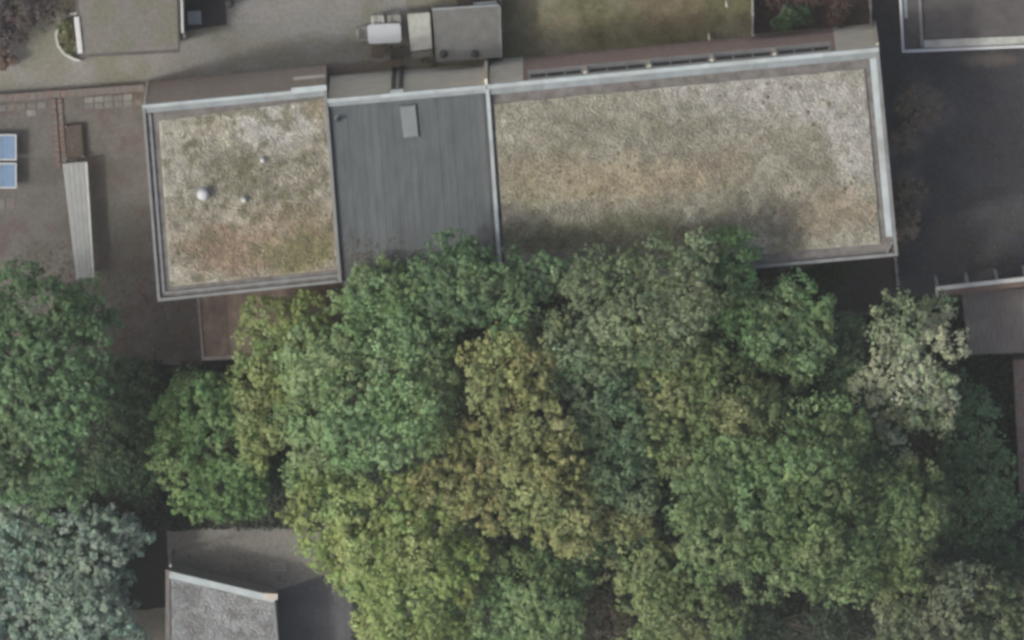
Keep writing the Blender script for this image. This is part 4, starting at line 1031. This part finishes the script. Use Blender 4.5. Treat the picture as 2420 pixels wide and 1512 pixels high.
tree('garden_shrub', 'brown shrub lower down the edge of the asphalt yard', [(2148, 455, 36, 45, 0.4), (2140, 530, 30, 36, 0.35)], G(110, 102, 87, 2.0, 1), G(122, 114, 98, 2.0, 1), cat='shrub', seed=49, group=BG_, leaf=0.1, trunk_r=0.02, puff=0.16, dens=9)
BR = ((0.17, 0.135, 0.085), (0.14, 0.105, 0.075), (0.18, 0.16, 0.1), (0.12, 0.095, 0.075))
litter('fallen_leaves', 'fallen brown leaves on the lower end of the grey felt roof', ((818, 540, 1178, 690),), H - 0.18, 1500, 61, BR)
litter('fallen_leaves', 'fallen brown leaves in the yard below the corrugated cover', ((60, 560, 460, 850),), 0.04, 2600, 62, BR)
litter('fallen_leaves', 'fallen brown leaves on the brown paving above the grey-gravel garage', ((400, 1250, 760, 1380),), 0.03, 160, 63, BR)
litter('fallen_leaves', 'fallen brown leaves scattered over the asphalt yard', ((2120, 150, 2420, 650),), 0.035, 2200, 64, BR)
# ground cover in the shade of the belt
rects = ((215, 850, 470, 1250), (470, 862, 720, 1250), (690, 1000, 900, 1260), (830, 720, 1700, 1560), (900, 1250, 1700, 1560), (1650, 740, 2400, 1560), (2230, 852, 2392, 1560), (-80, 860, 215, 1300), (1180, 610, 1880, 800))
areas = np.array([(c - a) * (d - b) for a, b, c, d in rects], float); n = 110000
pick = rng.choice(len(rects), n, p=areas / areas.sum()); R4 = np.array(rects, float)[pick]
uu = R4[:, 0] + (R4[:, 2] - R4[:, 0]) * rng.random(n); vv = R4[:, 1] + (R4[:, 3] - R4[:, 1]) * rng.random(n)
X = (uu - 1209.5) * S; Y = (756 - vv) * S / CT
hh = fbm(X, Y, 0.9, 200); kp = hh > 0.3; X, Y, hh = X[kp], Y[kp], hh[kp]; n = len(X)
Z = 0.05 + 0.9 * np.clip(hh - 0.3, 0, 1) * (0.3 + 0.7 * rng.random(n))
nr = np.column_stack([rng.normal(size=n) * 0.5, rng.normal(size=n) * 0.5, np.ones(n)]); nr /= np.linalg.norm(nr, axis=1)[:, None]
t_ = np.cross(nr, rng.normal(size=(n, 3))); t_ /= np.linalg.norm(t_, axis=1)[:, None]; b_ = np.cross(nr, t_)
Ls = 0.1 + 0.1 * rng.random(n); P = np.column_stack([X, Y, Z]); a_ = t_ * (Ls / 2)[:, None]; w_ = b_ * (Ls * 0.35)[:, None]
V = np.stack([P - a_, P + w_, P + a_, P - w_], 1).reshape(-1, 3)
uc = mixc(np.array((0.05, 0.075, 0.05)), np.array((0.075, 0.095, 0.07)), sstep(0.35, 0.65, fbm(X, Y, 1.1, 210))) * (0.7 + 0.6 * rng.random(n))[:, None]
tag(link('undergrowth', mesh_np('undergrowth', V, 4, np.arange(4 * n), np.repeat(uc, 4, 0)), M['leaf']), 'dark green ground cover showing in the gaps between the trees', 'undergrowth', kind='stuff')
print('leaves', LEAVES[0])

# ------------------------------------------------------------------ thin haze in the air
hz = bpy.data.meshes.new('haze')
bmz = bmesh.new(); bmesh.ops.create_cube(bmz, size=1.0)
bmesh.ops.scale(bmz, vec=(6400, 6400, 720), verts=bmz.verts); bmesh.ops.translate(bmz, vec=(0, 0, 358.7), verts=bmz.verts)
bmz.to_mesh(hz); bmz.free()
hm = bpy.data.materials.new('haze_air'); hm.use_nodes = True
hn = hm.node_tree; hn.nodes.remove(hn.nodes['Principled BSDF'])
pv = hn.nodes.new('ShaderNodeVolumePrincipled'); pv.inputs['Color'].default_value = (0.86, 0.9, 0.86, 1); pv.inputs['Density'].default_value = 0.00011; pv.inputs['Anisotropy'].default_value = 0.2
hn.links.new(pv.outputs[0], hn.nodes['Material Output'].inputs['Volume'])
ho = link('haze', hz, hm); tag(ho, 'thin pale haze in the air over the whole neighbourhood', 'haze', kind='stuff')
